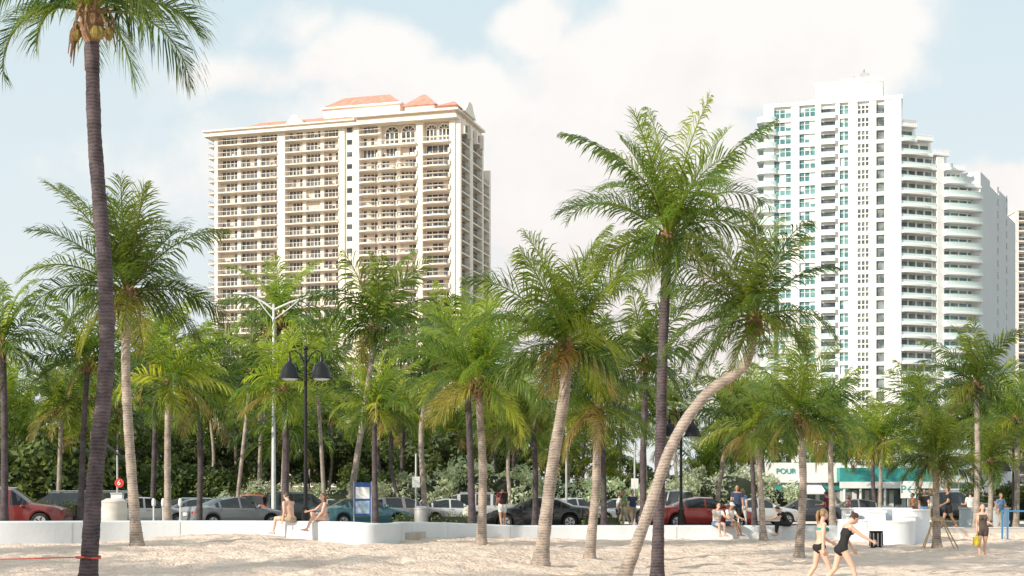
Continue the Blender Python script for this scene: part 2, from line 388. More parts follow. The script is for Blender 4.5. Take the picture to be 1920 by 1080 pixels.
palmpx([(886,985),(882,860),(876,715)],57,.19,G[1],160,4.4,basez=.8,bark=M_BARKD)
palmpx([(1498,1040),(1506,900),(1497,785)],44,.17,H[3],145,5.0)
palmpx([(1757,1028),(1755,940),(1755,865)],49,.17,H[2],125,1.0)
palmpx([(1830,1000),(1833,850),(1830,725)],58,.16,G[0],125,2.2,basez=.7)
palmpx([(315,975),(314,840),(316,722)],57.5,.19,G[4],140,.3,basez=.8)
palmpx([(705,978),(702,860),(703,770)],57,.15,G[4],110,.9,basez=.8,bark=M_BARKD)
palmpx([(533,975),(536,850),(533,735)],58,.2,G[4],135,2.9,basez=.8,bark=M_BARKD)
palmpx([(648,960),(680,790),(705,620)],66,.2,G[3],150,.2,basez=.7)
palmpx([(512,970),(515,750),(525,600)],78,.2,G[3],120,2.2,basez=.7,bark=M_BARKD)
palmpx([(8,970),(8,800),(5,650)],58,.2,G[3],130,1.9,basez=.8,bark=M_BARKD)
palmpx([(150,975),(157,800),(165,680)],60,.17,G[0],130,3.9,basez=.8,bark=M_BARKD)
palmpx([(108,900),(115,770)],76,.17,G[1],110,4.9,basez=.7)
palmpx([(373,975),(376,850),(374,740)],62,.17,G[2],130,5.9,basez=.7,bark=M_BARKD)
palmpx([(1003,980),(1004,880),(998,790)],60,.16,G[4],120,1.5,basez=.8,bark=M_BARKD)
palmpx([(1562,985),(1558,890),(1556,800)],60,.17,G[1],110,.8,basez=.8)
palmpx([(1432,1010),(1425,900),(1417,815)],54,.15,G[4],115,3.1)
palmpx([(1415,990),(1412,900),(1405,800)],60,.14,G[0],110,4.1,basez=.8,bark=M_BARKD)
palmpx([(1133,975),(1130,850),(1125,720)],60,.16,G[0],130,5.1,basez=.8,bark=M_BARKD)
palmpx([(1207,1000),(1206,850),(1212,680)],57.5,.18,G[3],140,.4,basez=.8,bark=M_BARKD)
palmpx([(800,975),(790,800),(820,680)],70,.18,G[0],145,1.4,basez=.7)
palmpx([(285,975),(290,830),(292,680)],66,.17,G[3],145,2.4,basez=.7,bark=M_BARKD)
palmpx([(1340,980),(1350,900),(1368,800)],66,.15,G[2],110,2.0,basez=.7)
palmpx([(1855,990),(1858,930),(1857,870)],62,.15,G[4],95,2.6,basez=.7)
palmpx([(1905,990),(1908,880),(1905,790)],64,.16,G[0],115,2.1,basez=.7)
palmpx([(1650,960),(1652,860),(1655,830)],80,.15,G[1],90,2.1,basez=.7)
palmpx([(440,960),(460,800),(470,700)],80,.15,G[0],115,.1,basez=.7)
palmpx([(610,960),(600,800),(592,690)],84,.16,G[3],115,.1,basez=.7)
# palms south of the view, throwing shade over the near sand
for x,y,h in ((-17,19,8.5),(-21,24,7.5),(-23,15,9),(-27,30,8),(-30,22,9)):
    palm([(x,y,0),(x+.4,y,h*.5),(x+.3,y,h)],.2,.13,H[int(-x)%5],1.05,x)
r=random.Random(5)
for i in range(62):
    D=r.uniform(86,125); px=-260+ (i*36.5)+r.uniform(-16,16); ty=r.uniform(735,850)
    if px>1300: ty+=25
    if 1040<px<1350: ty+=25
    if px>1120 and i%2: D+=22; ty+=20
    x=B(px,D); zt=Zh(ty,D)
    palm([(x+r.uniform(-.8,.8),D,.75),(x+r.uniform(-.3,.3),D,lerp(.75,zt,.5)),(x,D,zt)],r.uniform(.15,.2),.11,G[r.randint(0,4)],r.uniform(1.0,1.4),r.uniform(0,6.3),bark=M_BARKD if r.random()<.35 else M_BARK)
# ---------------------------------------------------------------- bushes and broadleaf trees
def leafcloud(seed,c1,c2,clumps,nl,ls):
    r=random.Random(seed); vs=[];fs=[];cs=[]
    for (cx,cy,cz,cr) in clumps:
        tone=r.random()
        for k in range(nl):
            d=V((r.gauss(0,1),r.gauss(0,1),r.gauss(0,1))).normalized(); q=V((cx,cy,cz))+d*cr*r.uniform(.55,1.08)
            if q.z<0: continue
            a=V((r.gauss(0,1),r.gauss(0,1),r.gauss(0,1))).normalized(); b=(d+a*.6).cross(a).normalized(); s=ls*r.uniform(.6,1.3)
            i=len(vs); vs.extend([q-a*s,q-b*s*.45,q+a*s,q+b*s*.45]); c=V(c1).lerp(V(c2),min(1,max(0,tone*.5+r.random()*.6)))
            cs.extend([c]*4); fs.append((i,i+1,i+2,i+3))
    me=bpy.data.meshes.new('leaves'); me.from_pydata([tuple(q) for q in vs],[],fs)
    ca=me.color_attributes.new('Col','FLOAT_COLOR','POINT'); ca.data.foreach_set('color',[q for cc in cs for q in (cc.x,cc.y,cc.z,1)])
    me.materials.append(M_BUSH); return me
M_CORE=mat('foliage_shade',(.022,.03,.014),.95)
def bushclumps(seed,w,d,h,n):
    r=random.Random(seed); o=[]
    for i in range(n):
        x=r.uniform(-w,w); y=r.uniform(-d,d); top=h*math.sqrt(max(.12,1-(x/w)**2*.75)); z=r.uniform(.1,1)*top*.85; o.append((x,y,z,r.uniform(.35,.7)*h*.33))
    return o
SIL=[leafcloud(s,(.22,.27,.19),(.52,.58,.45),bushclumps(s,2.2,1.2,2.6,44),120,.10) for s in (1,2)]
GRN=[leafcloud(s,(.03,.062,.018),(.14,.19,.045),bushclumps(s,2.4,1.4,3.2,40),120,.14) for s in (3,4)]
def bush(x,y,z,me,sc,name,rot):
    e=empty(name,(x,y,z)); o=bpy.data.objects.new('leaves',me); col.objects.link(o); o.parent=e; o.scale=sc; o.rotation_euler=(0,0,rot)
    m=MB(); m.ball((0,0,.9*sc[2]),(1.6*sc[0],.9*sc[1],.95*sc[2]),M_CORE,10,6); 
    for k in range(5):
        a=k*1.3; m.tube([(0,0,-.1),(math.cos(a)*.5,math.sin(a)*.3,.8),(math.cos(a)*1.1*sc[0],math.sin(a)*.6,1.5*sc[2])],[.07,.05,.02],M_BARK,5)
    m.obj('branches',parent=e)
for px,D,s,k in ((790,86,1.4,0),(860,87,1.7,1),(930,86,1.55,0),(1000,88,1.3,1),(1070,88,1.2,0),(1310,86,1.3,1),(1370,85.5,1.55,0),(1425,87,1.3,1),(620,88,1.1,0),(470,88,1.1,1),(1240,88,1.1,1),(545,89,1.0,1),(1130,88,1.2,1),(730,88,1.1,0)):
    bush(B(px,D),D+2,.75,SIL[k],(s,s,s),'silver_buttonwood_bush',r.uniform(-.3,.3))
for px,D,s,k in ((20,88,1.9,0),(90,90,1.9,1),(150,92,1.5,0),(330,94,1.4,1),(400,95,1.3,0),(700,95,1.3,0),(1180,95,1.0,0),(1840,97,.9,1),(1910,96,.9,0),(-60,90,1.7,1),(1980,96,1.1,0),(250,93,1.4,1)):
    bush(B(px,D),D,.75,GRN[k],(s,s,s),'sea_grape_bush',r.uniform(-.3,.3))
def treeclumps(seed):
    r=random.Random(seed); return [(r.gauss(0,1.6),r.gauss(0,1.4),4.4+r.gauss(0,.95),r.uniform(.5,1.0)) for _ in range(30)]
TREES=[leafcloud(s,(.022,.045,.014),(.09,.125,.034),treeclumps(s),130,.2) for s in (21,22,23)]
def tree(x,y,z,me,s,rot):
    e=empty('broadleaf_tree',(x,y,z),rot); o=bpy.data.objects.new('foliage',me); col.objects.link(o); o.parent=e; o.scale=(s,s,s)
    m=MB(); m.tube([(0,0,-.2),(.1,0,1.2*s),(0,.1,2.6*s)],[.28,.2,.15],M_BARK,8)
    for k in range(6):
        a=k*1.05; m.tube([(0,0,2.2*s),(math.cos(a)*.8*s,math.sin(a)*.8*s,3.4*s),(math.cos(a)*1.7*s,math.sin(a)*1.6*s,4.6*s)],[.12,.08,.03],M_BARK,6)
    m.obj('limbs',parent=e)
for i in range(27):
    D=r.uniform(128,150); px=-150+i*62+r.uniform(-20,20)
    s=r.uniform(1.1,1.6)*(1 if px<1050 else .58)
    tree(B(px,D),D,.7,TREES[i%3],s,r.uniform(0,6))
for i in range(15):
    D=r.uniform(108,124); px=-120+i*72+r.uniform(-20,20); tree(B(px,D),D,.7,TREES[(i+1)%3],r.uniform(.95,1.4),r.uniform(0,6))
def hedge(x0,x1,y,d,h,name='clipped_hedge'):
    rr=random.Random(int(x0*10)); cl=[]; n=int((x1-x0)/.3)+1
    for i in range(n):
        for z in (.25,h*.5,h-.2): cl.append((lerp(x0,x1,i/max(1,n-1))-x0,rr.uniform(-d/2,d/2)*.6,z,.26))
    e=empty(name,(x0,y,.68)); o=bpy.data.objects.new('leaves',leafcloud(int(x0*7)+900,(.04,.065,.02),(.13,.18,.05),cl,34,.07)); col.objects.link(o); o.parent=e
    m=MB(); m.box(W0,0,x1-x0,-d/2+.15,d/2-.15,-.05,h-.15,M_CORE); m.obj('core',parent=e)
hedge(B(75,62),B(145,62),62,1.0,1.25); hedge(B(745,60),B(880,60),60.3,.9,.75); hedge(B(1100,61),B(1160,61),61.5,.9,.7)
# ---------------------------------------------------------------- beige tower
def arc_slab(mb,fr,uc,hw,n0,dep,z0,z1,m,seg=8):
    O,U,N=fr; pts=[]
    for i in range(seg+1):
        a=math.pi*i/seg; q=O+U*(uc-hw*math.cos(a))+N*(n0+dep*math.sin(a)**.7); pts.append((q.x,q.y))
    mb.prism(pts[::-1],z0,z1,m)
def bars(mb,fr,u0,u1,n,z0,z1,m,st=.55,axis='u',wd=.06):
    k=int((u1-u0)/st)
    for i in range(k+1):
        u=u0+(u1-u0)*i/max(1,k); mb.box(fr,u-wd/2,u+wd/2,n-.03,n+.03,z0,z1,m)
def hip(mb,fr,u0,u1,n0,n1,z,h,m):
    O,U,N=fr; d=abs(n1-n0)/2; nm=(n0+n1)/2
    c=[O+U*a+N*b+V((0,0,z)) for a,b in ((u0,n0),(u1,n0),(u1,n1),(u0,n1))]
    w=u1-u0; i=min(d,w/2-.01); c+=[O+U*(u0+i)+N*nm+V((0,0,z+h)),O+U*(u1-i)+N*nm+V((0,0,z+h))]
    mb.add(c,[(0,1,5,4),(2,3,4,5),(1,2,5),(3,0,4),(3,2,1,0)],m)
def tower1():
    th=math.radians(16); C=V((B(853,340),340,0)); U=V((math.cos(th),-math.sin(th),0)); N=V((-math.sin(th),-math.cos(th),0))
    Wd=63.6; O=C-U*Wd; fr=(O,U,N); mb=MB(); T=95.0; FH=2.95; NF=32
    rb=random.Random(44)
    mb.box(fr,0,Wd-.2,-19.5,-1.7,0,T-.5,M_CREAM)
    mb.box(fr,Wd*.5,Wd-.3,-25,-19.4,0,87.5,M_CREAM)
    piers=[(17.2,19.3),(33.6,35.2),(37.6,39),(53.8,55.4),(62.2,63.6),(0,.9)]
    for a,b in piers: mb.box(fr,a,b,-1.75,.1,0,T-.6,M_CREAML)
    mb.box(fr,35.2,37.6,-1.75,-.3,0,T-.6,M_CREAML)
    AR0=44.6
    for f in range(NF):
        z=T-FH*(f+1)
        if z<-1: break
        mb.box(fr,35.7,37.1,-.32,-.26,z+1.1,z+2.3,M_GL1)
        for bi,(a,b) in enumerate(((.9,17.2),(19.3,33.6),(39,53.8),(55.4,62.2))):
            nb=max(1,round((b-a)/4.9)); bw=(b-a)/nb
            arch=(bi>=2 and f<2)
            for k in range(nb):
                u0=a+k*bw; u1=u0+bw
                if arch and u1>AR0+.5: continue
                mb.box(fr,u0+.5,u1-.5,-1.72,-1.62,z+.32,z+2.6,M_GL1)
                for q in range(4):
                    if rb.random()<.16:
                        ua=u0+.62+(bw-1)*q/4; mb.box(fr,ua,ua+(bw-1)/4-.24,-1.66,-1.60,z+rb.choice((.35,1.0,1.5)),z+2.59,M_CREAM)
                if rb.random()<.35: ua=rb.uniform(u0+.6,u1-1.4); mb.box(fr,ua,ua+rb.uniform(.5,1.0),-.9,-.4,z+.3,z+rb.uniform(.8,1.2),rb.choice((M_RAIL,M_GL1,M_WHITE)))
                nm=4
                for q in range(nm+1):
                    u=u0+.5+(bw-1)*q/nm; mb.box(fr,u-.07,u+.07,-1.71,-1.56,z+.3,z+2.65,M_CREAML)
                if k<nb-1: mb.box(fr,u1-.45,u1+.45,-1.70,-.9,z+.3,z+FH,M_CREAML)
                if bi>=2 and f>2:
                    arc_slab(mb,fr,(u0+u1)/2,bw/2-.15,.45,1.15,z-.05,z+.32,M_CREAMS)
                    for q in range(9):
                        an=math.pi*(q+.5)/9; u=(u0+u1)/2-(bw/2-.25)*math.cos(an); n=.45+1.05*math.sin(an)**.7
                        mb.box(fr,u-.045,u+.045,n-.045,n+.045,z+.3,z+1.3,M_RAIL)
                    arc_slab(mb,fr,(u0+u1)/2,bw/2-.15,.45,1.12,z+1.27,z+1.35,M_CREAML)
            e_=b if not arch else (AR0 if bi==2 else a)
            if e_>a:
                mb.box(fr,a,e_,-1.7,.5,z,z+.3,M_CREAMS)
                if bi<2 or arch:
                    mb.box(fr,a,e_,.38,.48,z+1.28,z+1.38,M_CREAML); bars(mb,fr,a,e_,.43,z+.3,z+1.28,M_RAIL,.5)
                else:
                    for k in range(nb+1):
                        u=a+k*bw; mb.box(fr,u-.25,u+.25,-.2,.52,z+.3,z+1.4,M_CREAML)
        mb.box(fr,-1.6,.0,-9,.3,z,z+.3,M_CREAMS); mb.box(fr,-1.55,-1.47,-9,.25,z+1.2,z+1.3,M_RAIL); bars(mb,fr,-1.5,-.1,.22,z+.3,z+1.2,M_RAIL,.45)
        mb.box(fr,-.06,.02,-8,-1.8,z+.3,z+2.5,M_GL1)
    fr2=(C,-N,U)
    for f in range(NF):
        z=T-FH*(f+1)
        d0,d1=(.5,24.5) if z<84 else (.5,18.5)
        mb.box(fr2,d0,d1,-.1,1.2,z,z+.32,M_CREAMS); mb.box(fr2,d0,d1,1.1,1.18,z+1.2,z+1.3,M_RAIL)
        bars(mb,fr2,d0,d1,1.14,z+.3,z+1.2,M_RAIL,.7)
        mb.box(fr2,d0+1,d1-1,-.25,-.14,z+.4,z+2.7,M_GL1)
    for d in (.2,8,9.2,18.0,24.2): mb.box(fr2,d,d+1.1,-.15,1.3,0,T-.5 if d<19 else 87.5,M_CREAML)
    for uc,hw in ((47.0,1.75),(51.2,1.75),(57.2,1.4),(60.4,1.4)):
        z=T-2*FH+.4
        mb.box(fr,uc-hw,uc+hw,-1.72,-1.6,z,z+3.2,M_GL1)
        for q in range(4): mb.box(fr,uc-hw+2*hw*q/3-.11,uc-hw+2*hw*q/3+.11,-1.7,-1.5,z,z+3.2,M_CREAML)
        Of,Uf,Nf=fr; c0=[]
        for i in range(13):
            a=math.pi*i/12; c0.append((uc-hw*math.cos(a),z+3.2+hw*.85*math.sin(a)))
        vs=[Of+Uf*u+Nf*-1.6+V((0,0,zz)) for u,zz in c0]; mb.add(vs,[tuple(range(13))],M_GL1)
        for (ua,za),(ub,zb) in zip(c0,c0[1:]):
            pa=Of+Uf*ua+Nf*-1.5+V((0,0,za)); pb=Of+Uf*ub+Nf*-1.5+V((0,0,zb)); mb.tube([pa,pb],.18,M_CREAML,5)
        for i in (3,6,9): mb.tube([Of+Uf*uc+Nf*-1.55+V((0,0,z+3.2)),Of+Uf*c0[i][0]+Nf*-1.55+V((0,0,c0[i][1]))],.09,M_CREAML,4)
        mb.box(fr,uc-hw,uc+hw,-1.7,-1.5,z+1.3,z+1.45,M_CREAML); mb.box(fr,uc-hw,uc+hw,-1.69,-1.45,z+3.1,z+3.3,M_CREAML)
    zb_=T-2*FH
    for a,b in ((44.6,53.8),(55.4,62.2)):
        mb.box(fr,a,b,-1.68,.9,zb_-.1,zb_+.32,M_CREAML); bars(mb,fr,a,b,.8,zb_+.3,zb_+1.3,M_RAIL,.6); mb.box(fr,a,b,.75,.85,zb_+1.3,zb_+1.4,M_CREAML)
    mb.box(fr,-2.2,38.5,-20,1.6,T-.6,T+.1,M_CREAML); mb.box(fr,-1.6,38.2,-19.8,1.0,T+.1,T+.55,M_CREAM); mb.box(fr,-2.4,38.4,-20,1.9,T+.55,T+.9,M_CREAML)
    mb.box(fr,38.5,64.5,-20,1.7,T-.6,T+.1,M_CREAML); mb.box(fr,38.6,64.1,-19.8,1.2,T+.1,T+1.1,M_CREAM); mb.box(fr,38.4,65,-20.2,2.2,T+1.1,T+1.6,M_CREAML)
    hip(mb,fr,8,39,-6,1.2,T+.92,2.0,M_TILE)
    mb.box(fr,29,49,-9,-1.5,T+.8,T+4.6,M_CREAML); mb.box(fr,28.4,49.6,-9.6,-.9,T+4.6,T+5.0,M_CREAML); hip(mb,fr,28.8,49.2,-9.4,-1.0,T+5.01,3.2,M_TILE)
    mb.box(fr,50.5,58,-8,-1.0,T+1.5,T+3.6,M_CREAML); hip(mb,fr,49.8,58.7,-8.5,-.4,T+3.61,3.6,M_TILE)
    mb.box(fr,59.2,63.8,-9,.2,T+1.5,T+2.4,M_CREAML); hip(mb,fr,58.8,64.6,-12,1.4,T+2.41,2.8,M_TILE)
    def gable(fr,uc,hw,n,z,h):
        O,U,N=fr
        pr=[(uc-hw,z),(uc+hw,z),(uc+hw*.55,z+h*.5),(uc+hw*.3,z+h*.95),(uc,z+h),(uc-hw*.3,z+h*.95),(uc-hw*.55,z+h*.5)]
        vs=[O+U*u+N*nn+V((0,0,zz)) for nn in (n,n-.8) for u,zz in pr]; k=7
        mb.add(vs,[tuple(range(k)),tuple(range(k,2*k))[::-1]]+[(i,i+k,(i+1)%k+k,(i+1)%k) for i in range(k)],M_CREAML)
    gable(fr,22.5,2.6,1.5,T+.9,2.2); gable(fr2,6,4.5,2.0,T+1.6,3.2)
    for d in (1,6,11,16): mb.box(fr2,d,d+.8,1.2,2.1,T-4,T-.6,M_CREAML)
    e=empty('beige_condominium_tower'); mb.split(e,{'cream_stucco':'walls','cream_trim':'trim_and_cornice','cream_slab':'balcony_slabs','window_glass':'windows','railing_metal':'railings','terracotta_tile':'roof','white_paint':'balcony_furniture'})
tower1()
def tower2():
    A=V((B(1432,333),333,0)); Bp=V((B(1690,325),325,0)); C=V((B(1840,332),332,0)); Dp=V((B(1906,372),372,0))
    mb=MB(); U=(Bp-A).normalized(); N=V((U.y,-U.x,0)); Lw=(Bp-A).length; fr=(A,U,N); T=95.8; FH=3.0
    rb=random.Random(9)
    def u(px): return (px-1432)/(1690-1432)*Lw
    mb.prism([tuple((A-N*.6).xy),tuple((Bp-N*.6).xy),tuple((Bp-N*24).xy),tuple((A-N*24).xy)],0,T-.8,M_TWH)
    mb.box(fr,-.05,Lw+.3,-24.3,.15,T-.85,T,M_TWH); 
    solid=[(0,u(1452)),(u(1484),u(1500)),(u(1530),u(1541)),(u(1568),u(1576)),(u(1592),u(1609)),(u(1631),u(1644)),(u(1659),Lw)]
    for a,b in solid: mb.box(fr,a,b,-.65,.0,0,T-.8,M_TWH)
    for f in range(32):
        z=T-1.2-FH*(f+1)
        if z<0: break
        for a,b,n,g in ((u(1452),u(1484),3,M_GL2),(u(1500),u(1530),3,M_GL2),(u(1576),u(1592),2,M_GL2)):
            mb.box(fr,a,b,-.62,-.45,z+.7,z+2.75,g); mb.box(fr,a,b,-.62,-.06,z-.25,z+.7,M_TWH)
            for q in range(n):
                if rb.random()<.22: x0=lerp(a,b,q/n)+.1; mb.box(fr,x0,x0+(b-a)/n-.2,-.6,-.435,z+rb.choice((.75,1.5,2.0)),z+2.7,M_TWG)
            for q in range(1,n): x=lerp(a,b,q/n); mb.box(fr,x-.09,x+.09,-.6,-.36,z+.7,z+2.75,M_TWH)
            mb.box(fr,a,b,-.6,-.38,z+1.9,z+2.0,M_TWH)
        a,b=u(1541),u(1568)
        mb.box(fr,a,b,-.62,-.5,z+.2,z+2.6,M_GL1); mb.box(fr,a,b,-.6,.9,z-.15,z+.15,M_TWH); mb.box(fr,a,b,.8,.88,z+.15,z+1.15,M_RAILG); mb.box(fr,a,b,-.6,-.44,z+2.3,z+2.85,M_TWH)
        a,b=u(1609),u(1631)
        mb.box(fr,a,b,-.62,-.1,z-.4,z+.55,M_TWH)
        for q in range(3):
            x0=lerp(a,b,(q+.12)/3);x1=lerp(a,b,(q+.88)/3)
            for zz in (.65,1.65): mb.box(fr,x0,x1,-.62,-.4,z+zz,z+zz+.8,M_GL3)
        for q in range(4): x=lerp(a,b,q/3); mb.box(fr,x-.14,x+.14,-.6,-.12,z+.5,z+2.6,M_TWH)
        mb.box(fr,a,b,-.6,-.13,z+1.42,z+1.68,M_TWH)
        a,b=u(1644),u(1659)
        mb.box(fr,a,b,-.62,-.5,z+.3,z+2.4,M_GL3); mb.box(fr,a,b,-.6,-.05,z-.5,z+.35,M_TWH)
        arc_slab(mb,fr,.7,2.3,-.02,1.5,z-.2,z+.15,M_TWH); arc_slab(mb,fr,.7,2.3,-.02,1.42,z+.16,z+1.1,M_RAILG)
        mb.box(fr,-1.6,0,-8,0,z-.2,z+.15,M_TWH); mb.box(fr,-1.55,-1.45,-8,0,z+.15,z+1.15,M_RAILG); mb.box(fr,-.05,.02,-7,-1,z+.2,z+2.5,M_GL2)
    mb.box(fr,u(1530),u(1655),-16,-4,T-.1,T+4.6,M_TWH); mb.box(fr,u(1528),u(1657),-16.3,-3.7,T+4.6,T+5.2,M_TWH)
    mb.box(fr,u(1575),u(1650),-14,-6,T+5.2,T+6.4,M_TWH)
    mb.box(fr,u(1518),u(1530),-14,-5,T-.1,T+1.8,M_TWH); mb.box(fr,u(1655),u(1690),-18,-6,T-.1,T+1.6,M_TWH)
    mb.lathe(A+U*u(1556)+N*-3.2+V((0,0,T)),[(1.6,0),(1.6,.8),(1.2,1.8),(.6,2.3),(.05,2.5)],M_TWH,16)
    mb.lathe(A+U*u(1538)+N*-3.2+V((0,0,T)),[(1.2,0),(1.2,.6),(.9,1.4),(.05,1.8)],M_TWH,16)
    mb.box(fr,u(1612),u(1630),-9,-7,T+6.4,T+7.8,M_GREY); mb.tube([A+U*u(1620)+N*-8+V((0,0,T+7.5)),A+U*u(1620)+N*-8+V((0,0,T+8.8))],.2,M_GREY,6)
    mb.box(fr,u(1600),u(1603),-9,-7,T+6.4,T+7.2,M_GREY)
    for a,b in ((1440,1483),(1500,1530)): bars(mb,fr,u(a),u(b),.05,T,T+.9,M_GREY,1.0)
    U2=(C-Bp).normalized(); N2=V((U2.y,-U2.x,0)); L2=(C-Bp).length; f2=(Bp,U2,N2)
    tops=[z for z in (Zh(238,326),Zh(264,327.5),Zh(292,329),Zh(320,330.5),Zh(352,332))]
    btops=[Zh(198,333),Zh(228,334.5),Zh(258,336),Zh(290,337.5),Zh(322,339)]
    for i in range(5):
        a=L2*i/5;b=L2*(i+1)/5
        mb.box(f2,a,b,-8+.01*i,-1.8,0,tops[i],M_TWH)
        mb.box(f2,a+.6+(i*.01),b+.6,-24,-8.02,0,btops[i],M_TWH); mb.box(f2,a+.5,b+.8,-24.1,-7.8,btops[i],btops[i]+.5,M_TWH)
        mb.box(f2,a+.9,b-.3,-7.9,-7.75,tops[i]+.5,tops[i]+2.4,M_GL3)
        mb.box(f2,a-.1,b+.2,-8,-.1+.01*i,tops[i],tops[i]+.45,M_TWH); mb.box(f2,a,b,-.32,-.2,tops[i]+.45,tops[i]+.95,M_TWH); bars(mb,f2,a,b,-.26,tops[i]+.95,tops[i]+1.4,M_TWH,.6)
    for f in range(32):
        z=T-1.2-FH*(f+1)
        if z<0: break
        k=sum(1 for t in tops if t>z+1.5); 
        if k==0: continue
        x1=L2*k/5
        mb.box(f2,0,x1,-1.85,-.2,z-.2,z+.2,M_TWH)
        w1=min(x1,9.6); n=max(1,int(w1/2.3))
        mb.box(f2,.6,w1-.2,-1.83,-1.72,z+.25,z+2.5,M_GL3)
        for q in range(n+1): x=lerp(.6,w1-.2,q/n); mb.box(f2,x-.22,x+.22,-1.8,-1.5,z+.2,z+2.8,M_TWH)
        mb.box(f2,0,w1,-.32,-.22,z+.2,z+.62,M_TWH); mb.box(f2,0,w1,-.3,-.24,z+.62,z+1.2,M_RAILG)
        arc_slab(mb,f2,w1*.42,w1*.4,-.25,.9,z-.25,z+.3,M_TWH)
        if x1>10:
            mb.box(f2,9.8,11.6,-1.8,-.1,z-.2,z+2.9,M_TWH)
            mb.box(f2,11.8,x1-.3,-1.83,-1.72,z+.25,z+2.5,M_GL2)
            for q in range(5): x=lerp(11.8,x1-.3,q/4); mb.box(f2,x-.16,x+.16,-1.8,-1.5,z+.2,z+2.8,M_TWH)
            w=(x1-11.8)/2; arc_slab(mb,f2,11.8+w,w+.5,-.25,1.7,z-.25,z+.3,M_TWH); arc_slab(mb,f2,11.8+w,w+.5,-.25,1.6,z+.31,z+1.15,M_RAILG); arc_slab(mb,f2,11.8+w,w+.5,-.25,1.66,z+1.15,z+1.25,M_TWH)
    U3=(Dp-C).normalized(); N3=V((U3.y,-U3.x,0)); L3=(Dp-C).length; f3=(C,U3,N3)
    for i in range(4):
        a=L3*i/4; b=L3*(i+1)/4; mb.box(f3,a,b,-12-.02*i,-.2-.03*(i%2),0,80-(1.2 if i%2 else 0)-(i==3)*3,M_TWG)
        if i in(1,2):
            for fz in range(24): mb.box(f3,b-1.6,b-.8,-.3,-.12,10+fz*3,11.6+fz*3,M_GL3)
    e=empty('white_condominium_tower'); mb.split(e,{'tower_white':'walls','tower_shade_grey':'side_walls','teal_glass':'teal_windows','window_glass':'balcony_doors','dark_window_glass':'windows','teal_railing_glass':'glass_railings','galvanised':'roof_equipment'})
tower2()
def block(name,px0,px1,D,topy,depth,m,g,FH=3.0,rail=True):
    mb=MB(); x0=B(px0,D);x1=B(px1,D);T=Zh(topy,D); fr=(V((x0,D,0)),V((1,0,0)),V((0,-1,0))); w=x1-x0
    mb.box(fr,0,w,-depth,-.9,0,T,m); mb.box(fr,-.3,w+.3,-depth-.3,.2,T,T+.6,m)
    f=0; z=T-FH
    while z>0:
        mb.box(fr,0,w,-.95,.1,z-.15,z+.2,m); mb.box(fr,.5,w-.5,-.93,-.82,z+.3,z+2.4,g)
        mb.box(fr,0,w,.0,.08,z+1.1,z+1.2,m); k=int(w/4)+1
        for q in range(k+1): x=lerp(0,w,q/k); mb.box(fr,x-.35,x+.35,-.92,0,z+.2,z+FH-.15,m)
        z-=FH
    e=empty(name); mb.split(e,{m.name:'walls',g.name:'windows'})
M_PINK=mat('pink_stucco',(.74,.58,.48),.8,var=.05)
block('beige_apartment_building',1908,2060,420,395,25,M_CREAML,M_GL1)
block('pink_apartment_building',640,850,210,775,20,M_PINK,M_GL1)
# ---------------------------------------------------------------- shops
def shops():
    D=104; fr=(V((B(1440,D),D,0)),V((1,0,0)),V((0,-1,0))); mb=MB(); s=D/F; w=300*s
    mb.box(fr,0,w,-12,0,.5,Zh(905,D),M_WHITE); mb.box(fr,-.2,w*.45,-12,.5,Zh(905,D),Zh(868,D),M_WHITE)
    mb.box(fr,w*.42,w+.2,-12.2,1.5,Zh(904,D),Zh(878,D),M_TEAL); mb.box(fr,w*.42,w+.2,1.4,1.55,Zh(916,D),Zh(904,D),M_WHITE)
    mb.box(fr,0,w,-.1,.04,.82,2.9,M_GL3)
    for i in range(14): x=w*i/13; mb.box(fr,x-.15,x+.15,-.1,.15,.8,3.2,M_WHITE)
    mb.box(fr,-.1,w+.1,-.1,.2,2.9,3.25,M_TEAL)
    O,U,N=fr
    vs=[O+U*a+N*n+V((0,0,z)) for a in (1,w*.33) for n,z in ((.2,3.3),(1.8,2.75),(1.8,2.6),(.2,3.15))]
    mb.add(vs,[(0,1,5,4),(1,2,6,5),(2,3,7,6),(3,0,4,7),(0,3,2,1),(4,5,6,7)],M_WHITE)
    for x in (w*.45,w*.55,w*.7,w*.85,w*.98): mb.tube([O+U*x+N*1.4+V((0,0,.8)),O+U*x+N*1.4+V((0,0,3.1))],.09,M_WHITE,8)
    e=empty('beachfront_shop'); mb.split(e,{'white_paint':'walls','teal_paint':'fascia','dark_window_glass':'windows'})
    text('POUR',e,'sign_letters',(B(1471,D),D-.55,Zh(884,D)),.55,M_TEAL)
    text('ELBO',e,'sign_lettering',(B(1462,D),D-1.9,Zh(945,D)+.1),.4,M_TEAL)
    k=MB(); D2=80; x=B(1703,D2); f=(V((x,D2,0)),V((1,0,0)),V((0,-1,0)))
    k.box(f,-.42,.42,-.03,.03,Zh(934,D2),Zh(902,D2),M_WHITE); k.tube([(x,D2+.06,.6),(x,D2+.06,Zh(904,D2))],.05,M_GREY,8)
    o=k.obj('parking_sign'); text('P\u2190',o,'lettering',(x,D2-.045,Zh(918,D2)),.62,M_TEAL)
shops()
